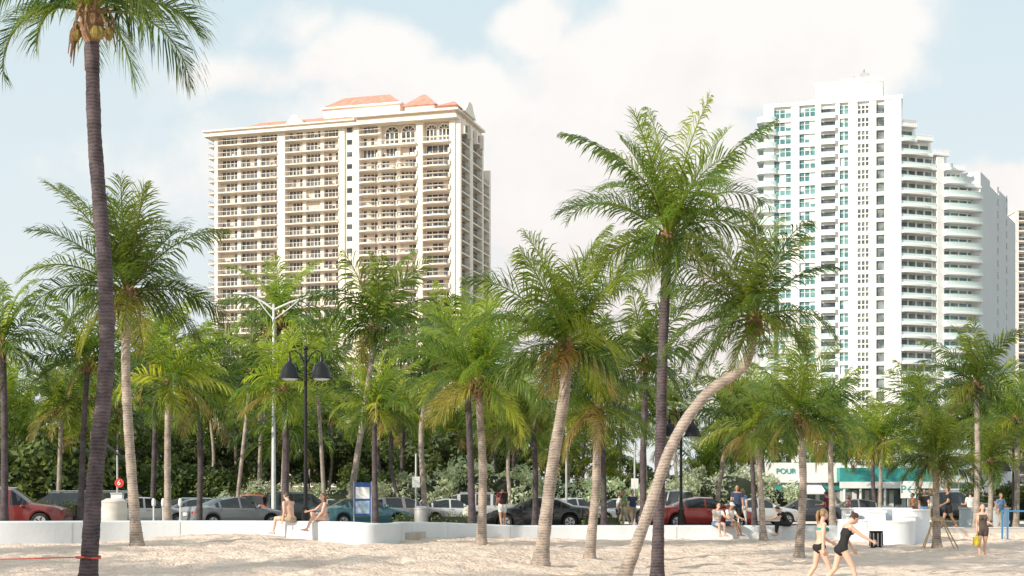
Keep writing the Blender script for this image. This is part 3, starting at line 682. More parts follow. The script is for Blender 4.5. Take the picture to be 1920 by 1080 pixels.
# ---------------------------------------------------------------- street lamps
def lamp(x,y,z,h,arm=.55,sc=1):
    m=MB(); m.lathe((0,0,0),[(.22,0),(.22,.12),(.15,.2),(.13,.8),(.16,.86),(.08,.95),(.065,2),(.055,h-1.0),(.05,h)],M_BLK,12)
    m.ball((0,0,h+.06),.09,M_BLK); m.lathe((0,0,h+.1),[(.03,0),(.02,.12),(.005,.22)],M_BLK,8)
    for s in (-1,1):
        m.tube([(0,0,h-.55),(s*.2,0,h-.15),(s*arm*.7,0,h-.02),(s*arm,0,h-.08),(s*arm,0,h-.25)],.03,M_BLK,6)
        m.tube([(0,0,h-.9),(s*.25,0,h-.75),(s*.35,0,h-.45)],.018,M_BLK,5)
        m.lathe((s*arm,0,h-1.02),[(.40,0),(.40,.04),(.34,.12),(.27,.36),(.16,.52),(.07,.6),(.06,.72),(.03,.8)],M_BLK,16)
        m.lathe((s*arm,0,h-1.06),[(.18,-.02),(.3,.03),(.3,.05)],M_HL,14)
    m.obj('street_lamp',(x,y,z))
lamp(B(573,50),50,.8,Zh(656,50)-.8,.56); lamp(B(1277,62),62,.7,Zh(775,62)-.7,.5); lamp(B(1900,70),70,.7,Zh(845,70)-.7,.5)
def cobra(px,D,ty,armL,armR):
    m=MB(); h=Zh(ty,D)-.7; m.tube([(0,0,0),(0,0,h*.5),(0,0,h)],[.12,.09,.06],M_POLE,10)
    m.lathe((0,0,-.02),[(.22,0),(.22,.2),(.14,.3)],M_POLE,12)
    for s,a in ((-1,armL),(1,armR)):
        m.tube([(0,0,h-.3),(s*a*.35,0,h+.1),(s*a*.75,0,h+.4),(s*a,0,h+.5)],[.06,.05,.045,.04],M_POLE,8)
        m.tube([(0,0,h-.8),(s*a*.3,0,h-.25),(s*a*.55,0,h+.28)],.03,M_POLE,6)
        m.limb((s*(a-.1),0,h+.49),(s*(a+.5),0,h+.53),.09,.06,M_POLE,side=(0,1,0),xs=1.9)
    m.obj('highway_light',(B(px,D),D,.7))
cobra(513,72,570,1.5,2.5)
for px,D,ty in ((1062,66,800),(1190,70,830),(780,66,850),(1560,75,700)):
    m=MB(); m.lathe((0,0,0),[(.14,0),(.14,.15),(.06,.25),(.045,Zh(ty,D)-.7)],M_GREY,8); m.box(W0,-.18,.18,-.05,-.04,1.9,2.4,M_WHITE) if ty>820 else None
    m.obj('utility_pole' if ty<820 else 'street_sign_post',(B(px,D),D,.69))
# ---------------------------------------------------------------- street furniture
m=MB(); D=53; x=B(220,D)
m.box(W0,-.2,.2,-.15,.15,0,1.35,M_WHITE); m.box(W0,-.16,.16,-.17,-.14,.8,1.2,M_BLK); m.box(W0,-.22,.22,-.17,.17,1.35,1.42,M_GREY)
m.tube([(0,0,1.4),(0,0,3.0)],.035,M_GREY,8)
vs=[V((-.62,-.25,3.35)),V((.32,-.25,2.65)),V((.32,.45,2.65)),V((-.62,.45,3.35))]; vs+=[q+V((0,0,-.05)) for q in vs]
m.add(vs,[(0,1,2,3),(7,6,5,4),(0,4,5,1),(1,5,6,2),(2,6,7,3),(3,7,4,0)],M_BLK)
RD=mat('red_sign',(.55,.04,.03),.4)
m.tube([(.12,-.2,1.78),(.12,-.15,1.78)],.17,RD,20); o=m.obj('parking_pay_station',(x,D,.8)); text('6',o,'number',(.12,-.215,1.78),.26,M_WHITE)
M_BIN=mat('bin_beige',(.62,.58,.52),.7)
def bin_(px,D,z,r,h,mm,rib=False):
    m=MB(); m.lathe((0,0,0),[(r*.92,0),(r,.05),(r,h-.08),(r*1.06,h-.06),(r*1.06,h),(r*.9,h+.01),(r*.6,h+.08)] if not rib else [(r*.86,0),(r*.98,h-.06),(r*1.05,h-.05),(r*1.05,h),(r*.9,h),(r*.86,h-.1)],mm,20)
    if rib:
        for k in range(20):
            a=2*math.pi*k/20; m.box((V((math.cos(a)*r*.93,math.sin(a)*r*.93,0)),V((-math.sin(a),math.cos(a),0)),V((math.cos(a),math.sin(a),0))),-.022,.022,-.03,.03,.05,h-.08,M_GREY if k%2 else mm)
    m.obj('litter_bin',(B(px,D),D,z))
bin_(214,48,.8,.42,1.1,M_BIN); bin_(790,60,.8,.3,.85,M_GREY); bin_(1643,50,sandz(B(1643,50),50)-.02,.23,.58,M_BLK,True); bin_(880,61,.8,.28,.8,M_BIN)
for px in (288,306,338):
    m=MB(); m.lathe((0,0,0),[(.05,0),(.035,.1),(.035,.9),(.08,.95),(.09,1.1),(.07,1.22),(.03,1.26)],M_POLE,10); m.obj('parking_meter',(B(px,60.5),60.5,.8))
m=MB(); D=61.8; SB=mat('sign_blue',(.03,.10,.35),.4); m.box(W0,-.36,.36,-.05,.05,.6,2.05,SB); m.box(W0,-.30,.30,-.058,-.052,.7,1.25,mat('poster_pale',(.55,.62,.7),.5,c2=(.12,.3,.5),scale=4)); m.box(W0,-.30,.30,-.058,-.052,1.35,1.85,M_WHITE)
m.box(W0,-.4,-.36,-.06,.06,0,2.1,M_GREY); m.box(W0,.36,.4,-.06,.06,0,2.1,M_GREY); m.obj('information_board',(B(680,D),D,.7))
def seatwall(px,D,r0,r1,a0,a1,h,z):
    m=MB(); pts=[]
    n=16
    for i in range(n+1): a=lerp(a0,a1,i/n); pts.append((r1*math.cos(a),r1*math.sin(a)))
    for i in range(n,-1,-1): a=lerp(a0,a1,i/n); pts.append((r0*math.cos(a),r0*math.sin(a)))
    m.prism(pts,-.5,h,M_WALL); m.prism([(p[0]*1.03,p[1]*1.03) for p in pts],h,h+.06,M_WHITE); m.obj('white_seat_wall',(B(px,D),D,z))
seatwall(1672,52.5,.05,.85,0,6.27,.80,.32); seatwall(1692,54.2,.5,1.0,-2.2,3.6,1.2,.35); seatwall(1612,55,.45,.85,1.2,5.6,.85,.3)
seatwall(1655,56.5,1.2,1.6,2.0,5.2,1.2,.4); seatwall(1845,66,.7,1.1,2.8,6.4,1.0,.6)
def pier(px,D,w_,d_,h,z):
    m=MB(); m.box(W0,-w_/2,w_/2,-d_/2,d_/2,-.4,h,M_WALL); m.box(W0,-w_/2-.04,w_/2+.04,-d_/2-.04,d_/2+.04,h,h+.07,M_WHITE); m.obj('white_wall_pier',(B(px,D),D,z))
pier(1645,53.6,.5,.5,1.15,.33); pier(1702,53.2,.45,.5,1.0,.33); pier(1596,55.4,.5,.5,1.05,.3); pier(1728,56.5,.5,.5,.7,.4)
m=MB(); D=49; bz=gz(B(1757,D),D); 
for dx,dy in ((-.55,-.3),(.55,-.2),(-.35,.6),(.85,.3)): m.tube([(dx,dy,-.05),(dx*.18,dy*.18,1.1)],.022,M_WOOD,6)
m.box(W0,-.18,.18,-.2,-.14,.95,1.06,M_WOOD); m.obj('palm_support_braces',(B(1757,D),D,bz))
m=MB(); BL=mat('blue_paint',(.05,.22,.45),.5); D=56
for a in (-.35,.75): m.box(W0,a,a+.06,-.3,-.24,0,1.15,BL); m.box(W0,a,a+.06,.3,.36,0,1.15,BL)
m.box(W0,-.34,.8,-.31,-.25,1.10,1.16,BL); m.box(W0,-.34,.8,.31,.37,1.10,1.16,BL); m.box(W0,-.33,-.28,-.29,.35,1.09,1.15,BL); m.box(W0,.76,.81,-.29,.35,1.09,1.15,BL)
m.obj('blue_kiosk_frame',(B(1900,D),D,gz(B(1900,D),D)))
m=MB(); OR=mat('orange_ribbon',(.65,.08,.04),.5); D=27; px0=165; x=B(px0,D); 
m.tube([(x-5,D+.3,Zh(1048,27.3)),(x-2.5,D+.1,Zh(1049,27.1)-.02),(x-.2,D-.22,Zh(1045,26.8))],.012,OR,5)
m.tube([(x+.235*math.cos(a*.524),D+.235*math.sin(a*.524),Zh(1045,D)+.015*math.sin(a)) for a in range(13)],.02,OR,5)
m.obj('ribbon_tape')
# ---------------------------------------------------------------- cars
def car(kind,c,px,D,head,z=.684,sc=1):
    L=4.7;W=1.82;belt=[(0,.92),(.6,.98),(3.4,.93),(4.5,.74),(4.7,.6)];arch=(.85,3.75);wr=.33
    if kind=='sedan': top=[(0,.80),(.06,1.0),(.75,1.07),(1.45,1.37),(2.0,1.46),(2.6,1.44),(3.4,1.02),(4.3,.86),(4.62,.72),(4.7,.55)]; pill=(1.2,2.2,3.02)
    elif kind=='hatch': top=[(0,.85),(.08,1.05),(.5,1.4),(1.0,1.5),(2.3,1.5),(2.9,1.35),(3.5,1.02),(4.3,.86),(4.6,.7),(4.7,.55)]; pill=(.9,2.0,2.95)
    elif kind=='suv': L=4.7; W=1.9; wr=.38; belt=[(0,1.08),(3.3,1.08),(4.5,.96),(4.7,.8)]; top=[(0,.95),(.05,1.2),(.22,1.68),(.7,1.78),(2.5,1.77),(3.3,1.18),(4.3,1.06),(4.62,.92),(4.7,.7)]; pill=(.55,1.5,2.45)
    else: L=5.3; W=1.95; wr=.4; arch=(1.0,4.25); belt=[(0,1.12),(3.9,1.1),(5.1,1.0),(5.3,.8)]; top=[(0,1.1),(.05,1.13),(2.05,1.13),(2.2,1.75),(2.5,1.84),(3.3,1.82),(3.95,1.2),(4.9,1.1),(5.2,.95),(5.3,.75)]; pill=(2.35,3.0)
    P=mat('car_paint_%s'%('_'.join('%02d'%int(q*100) for q in c)),c,.25,metal=.25,coat=.8,var=.03)
    m=MB(); X=sorted(set([round(i*L/52,3) for i in range(53)]+[round(t[0],3) for t in top])); S=[]
    for x in X:
        zt=interp(top,x); zb=.24 if kind in('sedan','hatch') else .34; bl=min(interp(belt,x),zt-.02)
        e=min(x,L-x); w=W/2*(1-.16*max(0,1-e/.55)**2)
        for ax in arch:
            d=abs(x-ax); RR=wr+.06
            if d<RR: zb=max(zb,wr+math.sqrt(RR*RR-d*d))
        zb=min(zb,bl-.06)
        cab=max(0,min(1,(zt-bl)/.4)); wt=w*(.92-.2*cab); md=lerp(zb,bl,.55)
        S.append([(w*.95,zb),(w,lerp(zb,bl,.3)),(w,md),(w*.965,bl),(wt,zt-.03-.02*cab),(wt*.72,zt),(0,zt+.015)])
    n=7; vs=[]
    for x,s in zip(X,S):
        for y,z0 in s: vs.append((x-L/2,-y,z0))
        for y,z0 in s[:-1][::-1]: vs.append((x-L/2,y,z0))
    k=13; b=len(m.v); gi=[];pf=[]
    for i in range(len(X)-1):
        xm=(X[i]+X[i+1])/2; zt=interp(top,xm); bl=interp(belt,xm); slope=abs(interp(top,X[i+1])-interp(top,X[i]))/(X[i+1]-X[i])
        for j in range(k-1):
            f=(i*k+j,(i+1)*k+j,(i+1)*k+j+1,i*k+j+1); jj=min(j,11-j)
            gl=False
            if jj==3 and zt-bl>.22 and not any(abs(xm-p)<.06 for p in pill): gl=True
            if jj in(4,5) and slope>.36 and zt>bl+.1 and zt<interp(top,L*.45)-.04: gl=True
            if kind=='pickup' and xm<2.0: gl=False
            (gi if gl else pf).append(f)
    pf.append(tuple(range(k))[::-1]); pf.append(tuple((len(X)-1)*k+q for q in range(k)))
    m.add(vs,pf,P); i=m.mi(M_CG)
    for f in gi: m.f.append([b+q for q in f]); m.m.append(i)
    m.box(W0,-L/2+.15,L/2-.2,-W/2+.22,W/2-.22,.2,.72,M_RUB)
    for ax in arch:
        for s in (-1,1):
            y0=s*(W/2-.20); y1=s*(W/2+.0)
            m.tube([(ax-L/2,y0,wr),(ax-L/2,y1-s*.03,wr),(ax-L/2,y1,wr)],[wr,wr,wr*.93],M_RUB,22)
            m.tube([(ax-L/2,y1-s*.02,wr),(ax-L/2,y1+s*.008,wr)],wr*.66,M_RIM,18)
            for q in range(5):
                a=q*1.2566; m.tube([(ax-L/2+math.cos(a)*.06,y1+s*.012,wr+math.sin(a)*.06),(ax-L/2+math.cos(a)*wr*.6,y1+s*.012,wr+math.sin(a)*wr*.6)],.025,M_BLK,4)
    zl=interp(belt,.1)-.17
    for s in (-1,1):
        m.limb((-L/2+.03,s*(W/2-.34),zl),(-L/2+.11,s*(W/2-.16),zl+.01),.075,.075,M_RED,seg=8)
        m.limb((L/2-.13,s*(W/2-.38),zl-.12),(L/2-.24,s*(W/2-.2),zl-.1),.07,.07,M_HL,seg=8)
        px_=(3.05 if kind!='pickup' else 3.75)-L/2
        m.limb((px_,s*(W/2-.02),1.0),(px_,s*(W/2+.13),1.03),.05,.085,P,seg=8)
        m.box(W0,-.1,.06,s*W/2-.0-.012,s*W/2+.014,.86,.89,M_GREY)
    m.box(W0,-L/2-.035,-L/2+.02,-W/2+.2,W/2-.2,.34,.5,P); m.box(W0,-L/2-.05,-L/2-.03,-.26,.26,.62,.75,M_WHITE)
    m.box(W0,-L/2-.025,-L/2+.01,-.5,.5,.27,.34,M_BLK); m.box(W0,L/2-.02,L/2+.03,-W/2+.25,W/2-.25,.3,.42,M_BLK)
    if kind=='suv':
        for s in (-1,1): m.tube([(-L/2+.6,s*.62,1.83),(-L/2+2.4,s*.62,1.82)],.025,M_GREY,5)
    o=m.obj('parked_car' if kind!='pickup' else 'pickup_truck',(B(px,D),D,z),math.radians(head),sharp=28)
    o.scale=(sc,)*3
car('suv',(.20,.03,.03),22,60,4); car('suv',(.03,.03,.035),105,74,185)
car('sedan',(.28,.29,.31),440,64.5,38); car('sedan',(.09,.22,.26),680,66.5,36)
car('hatch',(.42,.34,.34),757,74,30); car('sedan',(.68,.68,.68),845,80,10); car('suv',(.04,.045,.05),575,78,20)
car('sedan',(.03,.03,.035),1010,64,172); car('sedan',(.48,.49,.50),1075,72,25); car('sedan',(.40,.41,.42),1000,80,190)
car('pickup',(.06,.065,.07),1275,72,155); car('sedan',(.42,.04,.03),1318,66,10); car('sedan',(.55,.55,.55),1420,76,5)
car('hatch',(.05,.07,.11),345,76,170); car('sedan',(.08,.1,.13),385,70,25); car('suv',(.1,.1,.11),250,74,15); car('sedan',(.4,.41,.43),270,66,25)
car('sedan',(.5,.51,.53),1155,78,185); car('suv',(.65,.14,.06),478,79,95,sc=.95); car('sedan',(.5,.51,.52),620,82,0)
car('sedan',(.05,.05,.06),1505,80,180); car('suv',(.5,.5,.5),920,82,0); car('sedan',(.3,.3,.32),1600,82,180); car('suv',(.05,.05,.05),1790,84,0,z=.82)
# ---------------------------------------------------------------- people
SK=mat('skin',(.68,.43,.32),.5,var=.06); SKD=mat('skin_tanned',(.45,.26,.17),.5,var=.06)
def cm(n,c): return mat('cloth_'+n,c,.85,var=.1,scale=10)
HB=mat('hair_blonde',(.28,.17,.08),.5,var=.3,scale=30); HD=mat('hair_dark',(.06,.035,.022),.45,var=.3,scale=30); HR=mat('hair_auburn',(.28,.09,.04),.5,var=.3,scale=30)
M_EYE=mat('eye_white',(.7,.7,.7),.3); M_IRIS=mat('iris_dark',(.03,.02,.015),.2); M_LIP=mat('lips',(.38,.12,.10),.5)
def person(kind,loc,head,pose,outfit,H=1.7,skin=SK,hair=HD,hairstyle='short',vox=.016,seat=None,extra=None):
    k=H/1.7; fem=kind in('woman','girl'); rad=math.radians
    g=lambda n,d=0: pose.get(n,d)
    def dr(f,a,s): f=rad(f);a=rad(a); return V((math.sin(a)*s,math.sin(f)*math.cos(a),-math.cos(f)*math.cos(a)))
    Lz=rad(g('lean')); tv=V((rad(g('side'))*1.0,math.sin(Lz),math.cos(Lz))).normalized()
    Pv=V((0,0,0)); N_=Pv+tv*.50*k; Cc=Pv+tv*.30*k; Wc=Pv+tv*.16*k
    hp=rad(g('lean')+g('headpitch')); hd=V((0,math.sin(hp),math.cos(hp))); ht=rad(g('headturn'))
    HC=N_+V((0,.015,.0))+hd*.185*k
    sw=(.155 if fem else .18)*k; hw=(.095 if fem else .088)*k
    J={}
    bones=[('torso',Pv-tv*.06*k,N_,.12)]
    for nm,s in (('R',1),('L',-1)):
        hip=Pv+V((s*hw,0,-.03*k)); kn=hip+dr(g('hip'+nm),g('habd'+nm,3),s)*.43*k
        an=kn+dr(g('hip'+nm)-g('knee'+nm),g('habd'+nm,1)*.4,s)*.41*k
        fa=rad(g('foot'+nm,0)); ft=V((s*.12,math.cos(fa),math.sin(fa))).normalized(); toe=an+ft*.16*k+V((0,0,-.045*k))
        sh=N_-tv*.045*k+V((s*sw,0,0)); el=sh+dr(g('arm'+nm),g('aabd'+nm,8),s)*.285*k
        wr=el+dr(g('arm'+nm)+g('elb'+nm,15),g('aabd'+nm,8)*g('fab',.6),s)*.245*k
        hdv=(wr-el).normalized(); J[nm]=(hip,kn,an,toe,sh,el,wr,hdv,ft)
        bones+=[('thigh',hip,kn,.08),('shin',kn,an,.05),('foot',an,toe,.04),('uarm',sh,el,.045),('farm',el,wr,.035),('hand',wr,wr+hdv*.1,.04)]
    bones+=[('neck',N_,HC-hd*.06,.05),('head',HC-hd*.06*k,HC+hd*.06*k,.09)]
    m=MB(); pf=outfit.get('puff',{}); pt=pf.get('torso',0); ph=pf.get('thigh',0); pa=pf.get('uarm',0); ps=pf.get('shin',0)
    if fem:
        m.limb(Pv-tv*.03*k,Pv+tv*.05*k,.105*k+pt,.10*k+pt,skin,xs=1.5); m.limb(Pv+tv*.05*k,Wc,.10*k+pt,.08*k+pt,skin,xs=1.38); m.limb(Wc,Cc,.08*k+pt,.098*k+pt,skin,xs=1.4)
        for s in (-1,1): m.ball(Pv+tv*.34*k+V((s*.07*k,.075*k,0))+V((0,.02*k,0)),.062*k+pt,skin)
    else:
        m.limb(Pv-tv*.02*k,Wc,.10*k+pt,.10*k+pt,skin,xs=1.42); m.limb(Wc,Cc,.10*k+pt,.112*k+pt,skin,xs=1.5)
    m.limb(Cc,Pv+tv*.41*k,.105*k+pt,.085*k+pt,skin,xs=1.58); m.limb(Pv+tv*.41*k,N_,.08*k+pt*.6,.055*k,skin,xs=1.6)
    m.limb(N_,HC-hd*.04*k,.056*k,.05*k,skin)
    for s in (-1,1): m.ball(Pv+V((s*.07*k,-.055*k,-.04*k)),(.095*k+pt*.6,)*3,skin)
    for nm in 'RL':
        s=1 if nm=='R' else -1
        hip,kn,an,toe,sh,el,wr,hdv,ft=J[nm]
        m.limb(hip,hip.lerp(kn,.4),.088*k+ph,.078*k+ph,skin); m.limb(hip.lerp(kn,.4),kn,.078*k+ph*.9,.053*k+ph*.35,skin)
        m.limb(kn,kn.lerp(an,.35),.052*k+ps,.054*k+ps,skin); m.limb(kn.lerp(an,.35),an,.054*k+ps,.034*k+ps,skin)
        hl=an-ft*.045*k+V((0,0,-.04*k)); m.limb(hl,an,.034*k,.036*k,skin); m.limb(an+ft*.02,toe,.036*k,.026*k,skin,xs=1.35); m.limb(hl,toe+ft*.05*k,.03*k,.02*k,skin,xs=1.4)
        m.limb(N_-tv*.04*k,sh,.06*k+pa*.5,.056*k+pa,skin); m.limb(sh,el,(.05 if fem else .056)*k+pa,.038*k+pa*.7,skin); m.limb(el,wr,.038*k,.026*k,skin)
        m.limb(wr,wr+hdv*.075*k,.024*k,.030*k,skin,xs=.75)
    hb=MB(); 
    hb.ball((0,-.008*k,.012*k),(.073*k,.093*k,.100*k),skin,16,12); hb.ball((0,.022*k,-.055*k),(.052*k,.062*k,.06*k),skin,12,8); hb.limb((0,.083*k,.005*k),(0,.105*k,-.028*k),.010*k,.015*k,skin,seg=8)
    hb.limb((0,.078*k,-.062*k),(0,.079*k,-.066*k),.02*k,.02*k,skin,seg=8); hb.ball((0,.066*k,-.098*k),.022*k,skin,8,6)
    for s in (-1,1): hb.ball((s*.076*k,-.005*k,-.012*k),(.012*k,.022*k,.032*k),skin,8,6)
    q=hd.rotation_difference(V((0,0,1))).inverted().to_matrix()@Matrix.Rotation(ht,3,'Z')
    tf=lambda p: HC+q@V(p)
    m.add([tf(p) for p in hb.v],hb.f,skin)
    me=m.mesh('tmp',None); o=bpy.data.objects.new('tmp',me); col.objects.link(o)
    md=o.modifiers.new('r','REMESH'); md.mode='VOXEL'; md.voxel_size=vox; md.use_smooth_shade=True
    sm=o.modifiers.new('s','SMOOTH'); sm.iterations=2; sm.factor=.5
    dg=bpy.context.evaluated_depsgraph_get(); dg.update(); body=bpy.data.meshes.new_from_object(o.evaluated_get(dg)); bpy.data.objects.remove(o)
    body.materials.clear(); ms=[skin]
    rules=outfit.get('rules',[])
    for rr in rules:
        if rr[3] not in ms: ms.append(rr[3])
    for mm in ms: body.materials.append(mm)
    for p in body.polygons:
        c=p.center; best=None;bd=9
        for nm,a,b_,rr in bones:
            ab=b_-a; t=(c-a).dot(ab)/ab.dot(ab); tt=max(0,min(1,t)); d=(c-(a+ab*tt)).length-rr
            if d<bd: bd=d;best=(nm,tt)
        p.use_smooth=True
        for nm,t0,t1,mm in rules:
            if best[0]==nm and t0<=best[1]<=t1: p.material_index=ms.index(mm)
    zlow=min(v.co.z for v in body.vertices)
    base=-zlow if seat is None else seat+.10*k
    e=empty(kind,(loc[0],loc[1],loc[2]+base),rad(head)); ob=bpy.data.objects.new('body',body); col.objects.link(ob); ob.parent=e
    d=MB()
    for nm in 'RL':
        s=1 if nm=='R' else -1
        wr,hdv=J[nm][6],J[nm][7]; pal=wr+hdv*.085*k
        sd=V((0,1,0))-hdv*hdv.y
        if sd.length<.3: sd=V((0,0,1))-hdv*hdv.z
        sd.normalize()
        inn=V((-s,0,0))-hdv*(-s*hdv.x); inn=inn.normalized() if inn.length>.1 else V((0,0,-1))
        for q_,(o_,ln) in enumerate(((.027,.068),(.009,.076),(-.009,.072),(-.026,.056))):
            p0=pal+sd*o_*k-hdv*.02*k; p1=p0+(hdv+inn*.1)*ln*.5*k; p2=p1+(hdv*.85+inn*.45)*ln*.3*k; p3=p2+(hdv*.6+inn*.75)*ln*.25*k
            d.tube([p0,p1,p2,p3],[.0095*k,.009*k,.008*k,.006*k],skin,6)
        p0=wr+hdv*.03*k+sd*.02*k; d.tube([p0,p0+(hdv*.6+sd*.75)*.035*k,p0+(hdv*.9+sd*.6)*.065*k],[.012*k,.0105*k,.008*k],skin,6)
    f=MB()
    for s in (-1,1):
        f.ball((s*.030*k,.074*k,.004*k),(.014*k,.010*k,.008*k),M_EYE,8,6); f.ball((s*.030*k,.082*k,.004*k),(.006*k,.004*k,.006*k),M_IRIS,8,6)
        f.limb((s*.018*k,.083*k,.026*k),(s*.044*k,.074*k,.027*k),.005*k,.004*k,hair,seg=6)
    f.limb((-.018*k,.084*k,-.058*k),(.018*k,.084*k,-.058*k),.006*k,.006*k,M_LIP,seg=6)
    hr=MB(); hr.ball((0,-.024*k,.026*k),(.080*k,.088*k,.094*k),hair,16,10)
    for j in range(14):
        a=-.2+j/13*3.54; hr.limb((math.cos(a)*.060*k,-.02*k-math.sin(a)*.072*k,.045*k),(math.cos(a)*.072*k,-.03*k-math.sin(a)*.068*k,-.035*k),.024*k,.015*k,hair,seg=6)
    if hairstyle=='bun': hr.ball((0,-.115*k,.055*k),.036*k,hair)
    if hairstyle=='pony':
        hr.tube([(0,-.10*k,.05*k),(0,-.15*k,.03*k),(.01,-.16*k,-.06*k),(.0,-.13*k,-.17*k),(.01,-.11*k,-.24*k)],[.02*k,.03*k,.035*k,.026*k,.006*k],hair,8)
    if hairstyle=='long':
        for j in range(11):
            a=.1+j/10*2.94; hr.tube([(math.cos(a)*.07*k,-.03*k-math.sin(a)*.07*k,.04*k),(math.cos(a)*.085*k,-.04*k-math.sin(a)*.07*k,-.08*k),(math.cos(a)*.09*k,-.04*k-math.sin(a)*.06*k,-.22*k)],[.03*k,.028*k,.008*k],hair,6)
    if hairstyle=='cap': 
        cp=cm('cap_white',(.75,.75,.75)); hr.ball((0,-.012*k,.045*k),(.088*k,.102*k,.09*k),cp,14,8); hr.limb((0,.08*k,.05*k),(0,.14*k,.045*k),.02*k,.012*k,cp,xs=3)
    for q_ in (f,hr): 
        for fm in q_.mats:
            i=q_.mats.index(fm); d.add([tf(p) for p in q_.v],[ff for ff,mi in zip(q_.f,q_.m) if mi==i],fm)
    if extra: extra(d,J,N_,Pv,tv,k)
    d.obj('face_hair_and_hands',parent=e,sharp=None)
    return e
def tee(c,cs,long=False,short=.55): 
    return {'puff':{'torso':.018,'thigh':.02,'uarm':.012},'rules':[('torso',.0,.97,c),('uarm',0,short,c),('thigh',0,1.0 if long else .62,cs),('torso',0,.16,cs)]+([('shin',0,.93,cs)] if long else [])}
teal=cm('teal',(.05,.28,.24)); blk=cm('black',(.015,.015,.018)); wh=cm('white',(.72,.72,.70)); mar=cm('maroon',(.16,.02,.04)); nav=cm('navy',(.03,.05,.12)); blu=cm('blue',(.12,.22,.4)); khk=cm('khaki',(.4,.33,.22)); grn=cm('green',(.1,.25,.08)); yel=cm('yellow',(.7,.55,.05)); pnk=cm('pink',(.6,.3,.3)); org=cm('orange',(.5,.2,.08))
bik=lambda a,b:{'rules':[('torso',.68,.80,a),('torso',0,.15,b),('thigh',0,.10,b)]}
one=lambda a:{'puff':{'torso':.004},'rules':[('torso',0,.84,a),('thigh',0,.08,a)]}
def PL(px,D,z=None): x=B(px,D); return (x,D,gz(x,D) if z is None else z)
person('woman',PL(1538,30),-82,dict(hipR=20,kneeR=6,hipL=-10,kneeL=24,lean=4,armR=-8,armL=16,elbR=10,elbL=45,headpitch=6,headturn=10,aabdR=6),bik(teal,blk),1.66,SK,HB,'pony',.011)
person('woman',PL(1579,29.2),-80,dict(hipR=26,kneeR=10,hipL=-14,kneeL=30,lean=16,armR=50,armL=14,elbR=12,elbL=20,headpitch=28,aabdL=5,aabdR=10),one(blk),1.66,SK,HD,'bun',.011)
zt=wallTop(B(545,45.4))
person('man',(B(546,45.4),45.25,zt),52,dict(hipR=88,kneeR=95,hipL=92,kneeL=85,lean=12,armR=28,armL=-10,elbR=35,elbL=20,headpitch=10,headturn=0,habdR=18,habdL=18),{'rules':[('torso',0,.12,khk),('thigh',0,.6,khk)],'puff':{'thigh':.015}},1.80,SK,HD,'short',.013,seat=0)
zt=wallTop(B(602,44.8))
person('woman',(B(608,44.8),44.85,zt),112,dict(hipR=115,kneeR=132,hipL=96,kneeL=70,lean=4,armR=48,armL=20,elbR=30,elbL=25,headpitch=2,headturn=30,footL=10),bik(pnk,cm('print',(.5,.35,.3))),1.68,SK,HR,'long',.013,seat=0)
def pack(d,J,N_,Pv,tv,k): d.limb(Pv+tv*.2+V((0,-.2,0)),Pv+tv*.42+V((0,-.19,0)),.12,.11,blk,xs=1.2)
person('man',PL(942,60.2,.8),20,dict(hipR=10,hipL=-10,kneeL=10,elbR=60,elbL=40,armR=10),tee(mar,wh),1.78,SKD,HD,'short',.02,extra=pack)
s1=wallTop(B(1350,56.8))
person('man',(B(1343,56.6),56.55,s1),200,dict(hipR=85,kneeR=75,hipL=88,kneeL=80,lean=12,armR=40,armL=40,elbR=40,elbL=40,headpitch=5),tee(wh,blu),1.75,SK,HD,'short',.02,seat=0)
person('man',(B(1367,56.6),56.55,s1),215,dict(hipR=85,kneeR=60,hipL=88,kneeL=75,lean=8,armR=35,armL=40,elbR=30,elbL=30,headpitch=12),tee(wh,nav),1.75,SKD,HD,'cap',.02,seat=0)
person('man',PL(1382,58.5,.8),170,dict(hipR=5,hipL=-5,elbR=70,elbL=30,armR=15),tee(nav,blk,True),1.76,SKD,HD,'short',.02)
person('woman',(B(1475,56.4),56.3,wallTop(B(1475,56))),100,dict(hipR=95,kneeR=95,hipL=90,kneeL=80,lean=30,armR=50,armL=45,elbR=20,elbL=30,headpitch=20),tee(blk,blk,True),1.68,SK,HD,'short',.02,seat=0)
def bag(d,J,N_,Pv,tv,k):
    w=J['R'][6]; d.tube([w+V((0,0,-.08)),w+V((.0,.08,-.2)),w+V((0,.08,-.24))],.012,yel,5); d.tube([w+V((0,0,-.08)),w+V((.0,-.1,-.2)),w+V((0,-.1,-.24))],.012,yel,5)
    d.box((w,V((0,1,0)),V((1,0,0))),-.18,.16,-.07,.07,-.50,-.23,yel)
dress=cm('brown_dress',(.09,.07,.06))
person('woman',PL(1842,45),178,dict(hipR=8,hipL=-10,kneeL=12,armR=6,elbR=10,armL=10,elbL=70),{'puff':{'torso':.02,'thigh':.03},'rules':[('torso',0,.9,dress),('thigh',0,.55,dress)]},1.62,SK,HB,'long',.018,extra=bag)
ppl=[(1170,62,.8,90,grn,khk,'short','man'),(1186,63,.8,200,nav,khk,'short','man'),(1733,62,.8,160,blk,blu,'short','man'),(1745,63,.8,20,wh,khk,'long','woman'),(1778,60,.8,90,blk,blk,'short','man'),(1862,66,.7,-60,blk,pnk,'long','woman'),(1876,64,.7,200,blu,khk,'short','man'),(1712,66,.7,100,org,nav,'short','man'),(1160,66,.7,-90,wh,nav,'short','man'),(1392,63,.8,-20,blu,wh,'long','woman'),(1550,66,.7,60,mar,blk,'short','man'),(1820,70,.7,10,wh,blk,'short','man'),(1592,72,.7,80,pnk,wh,'long','woman')]
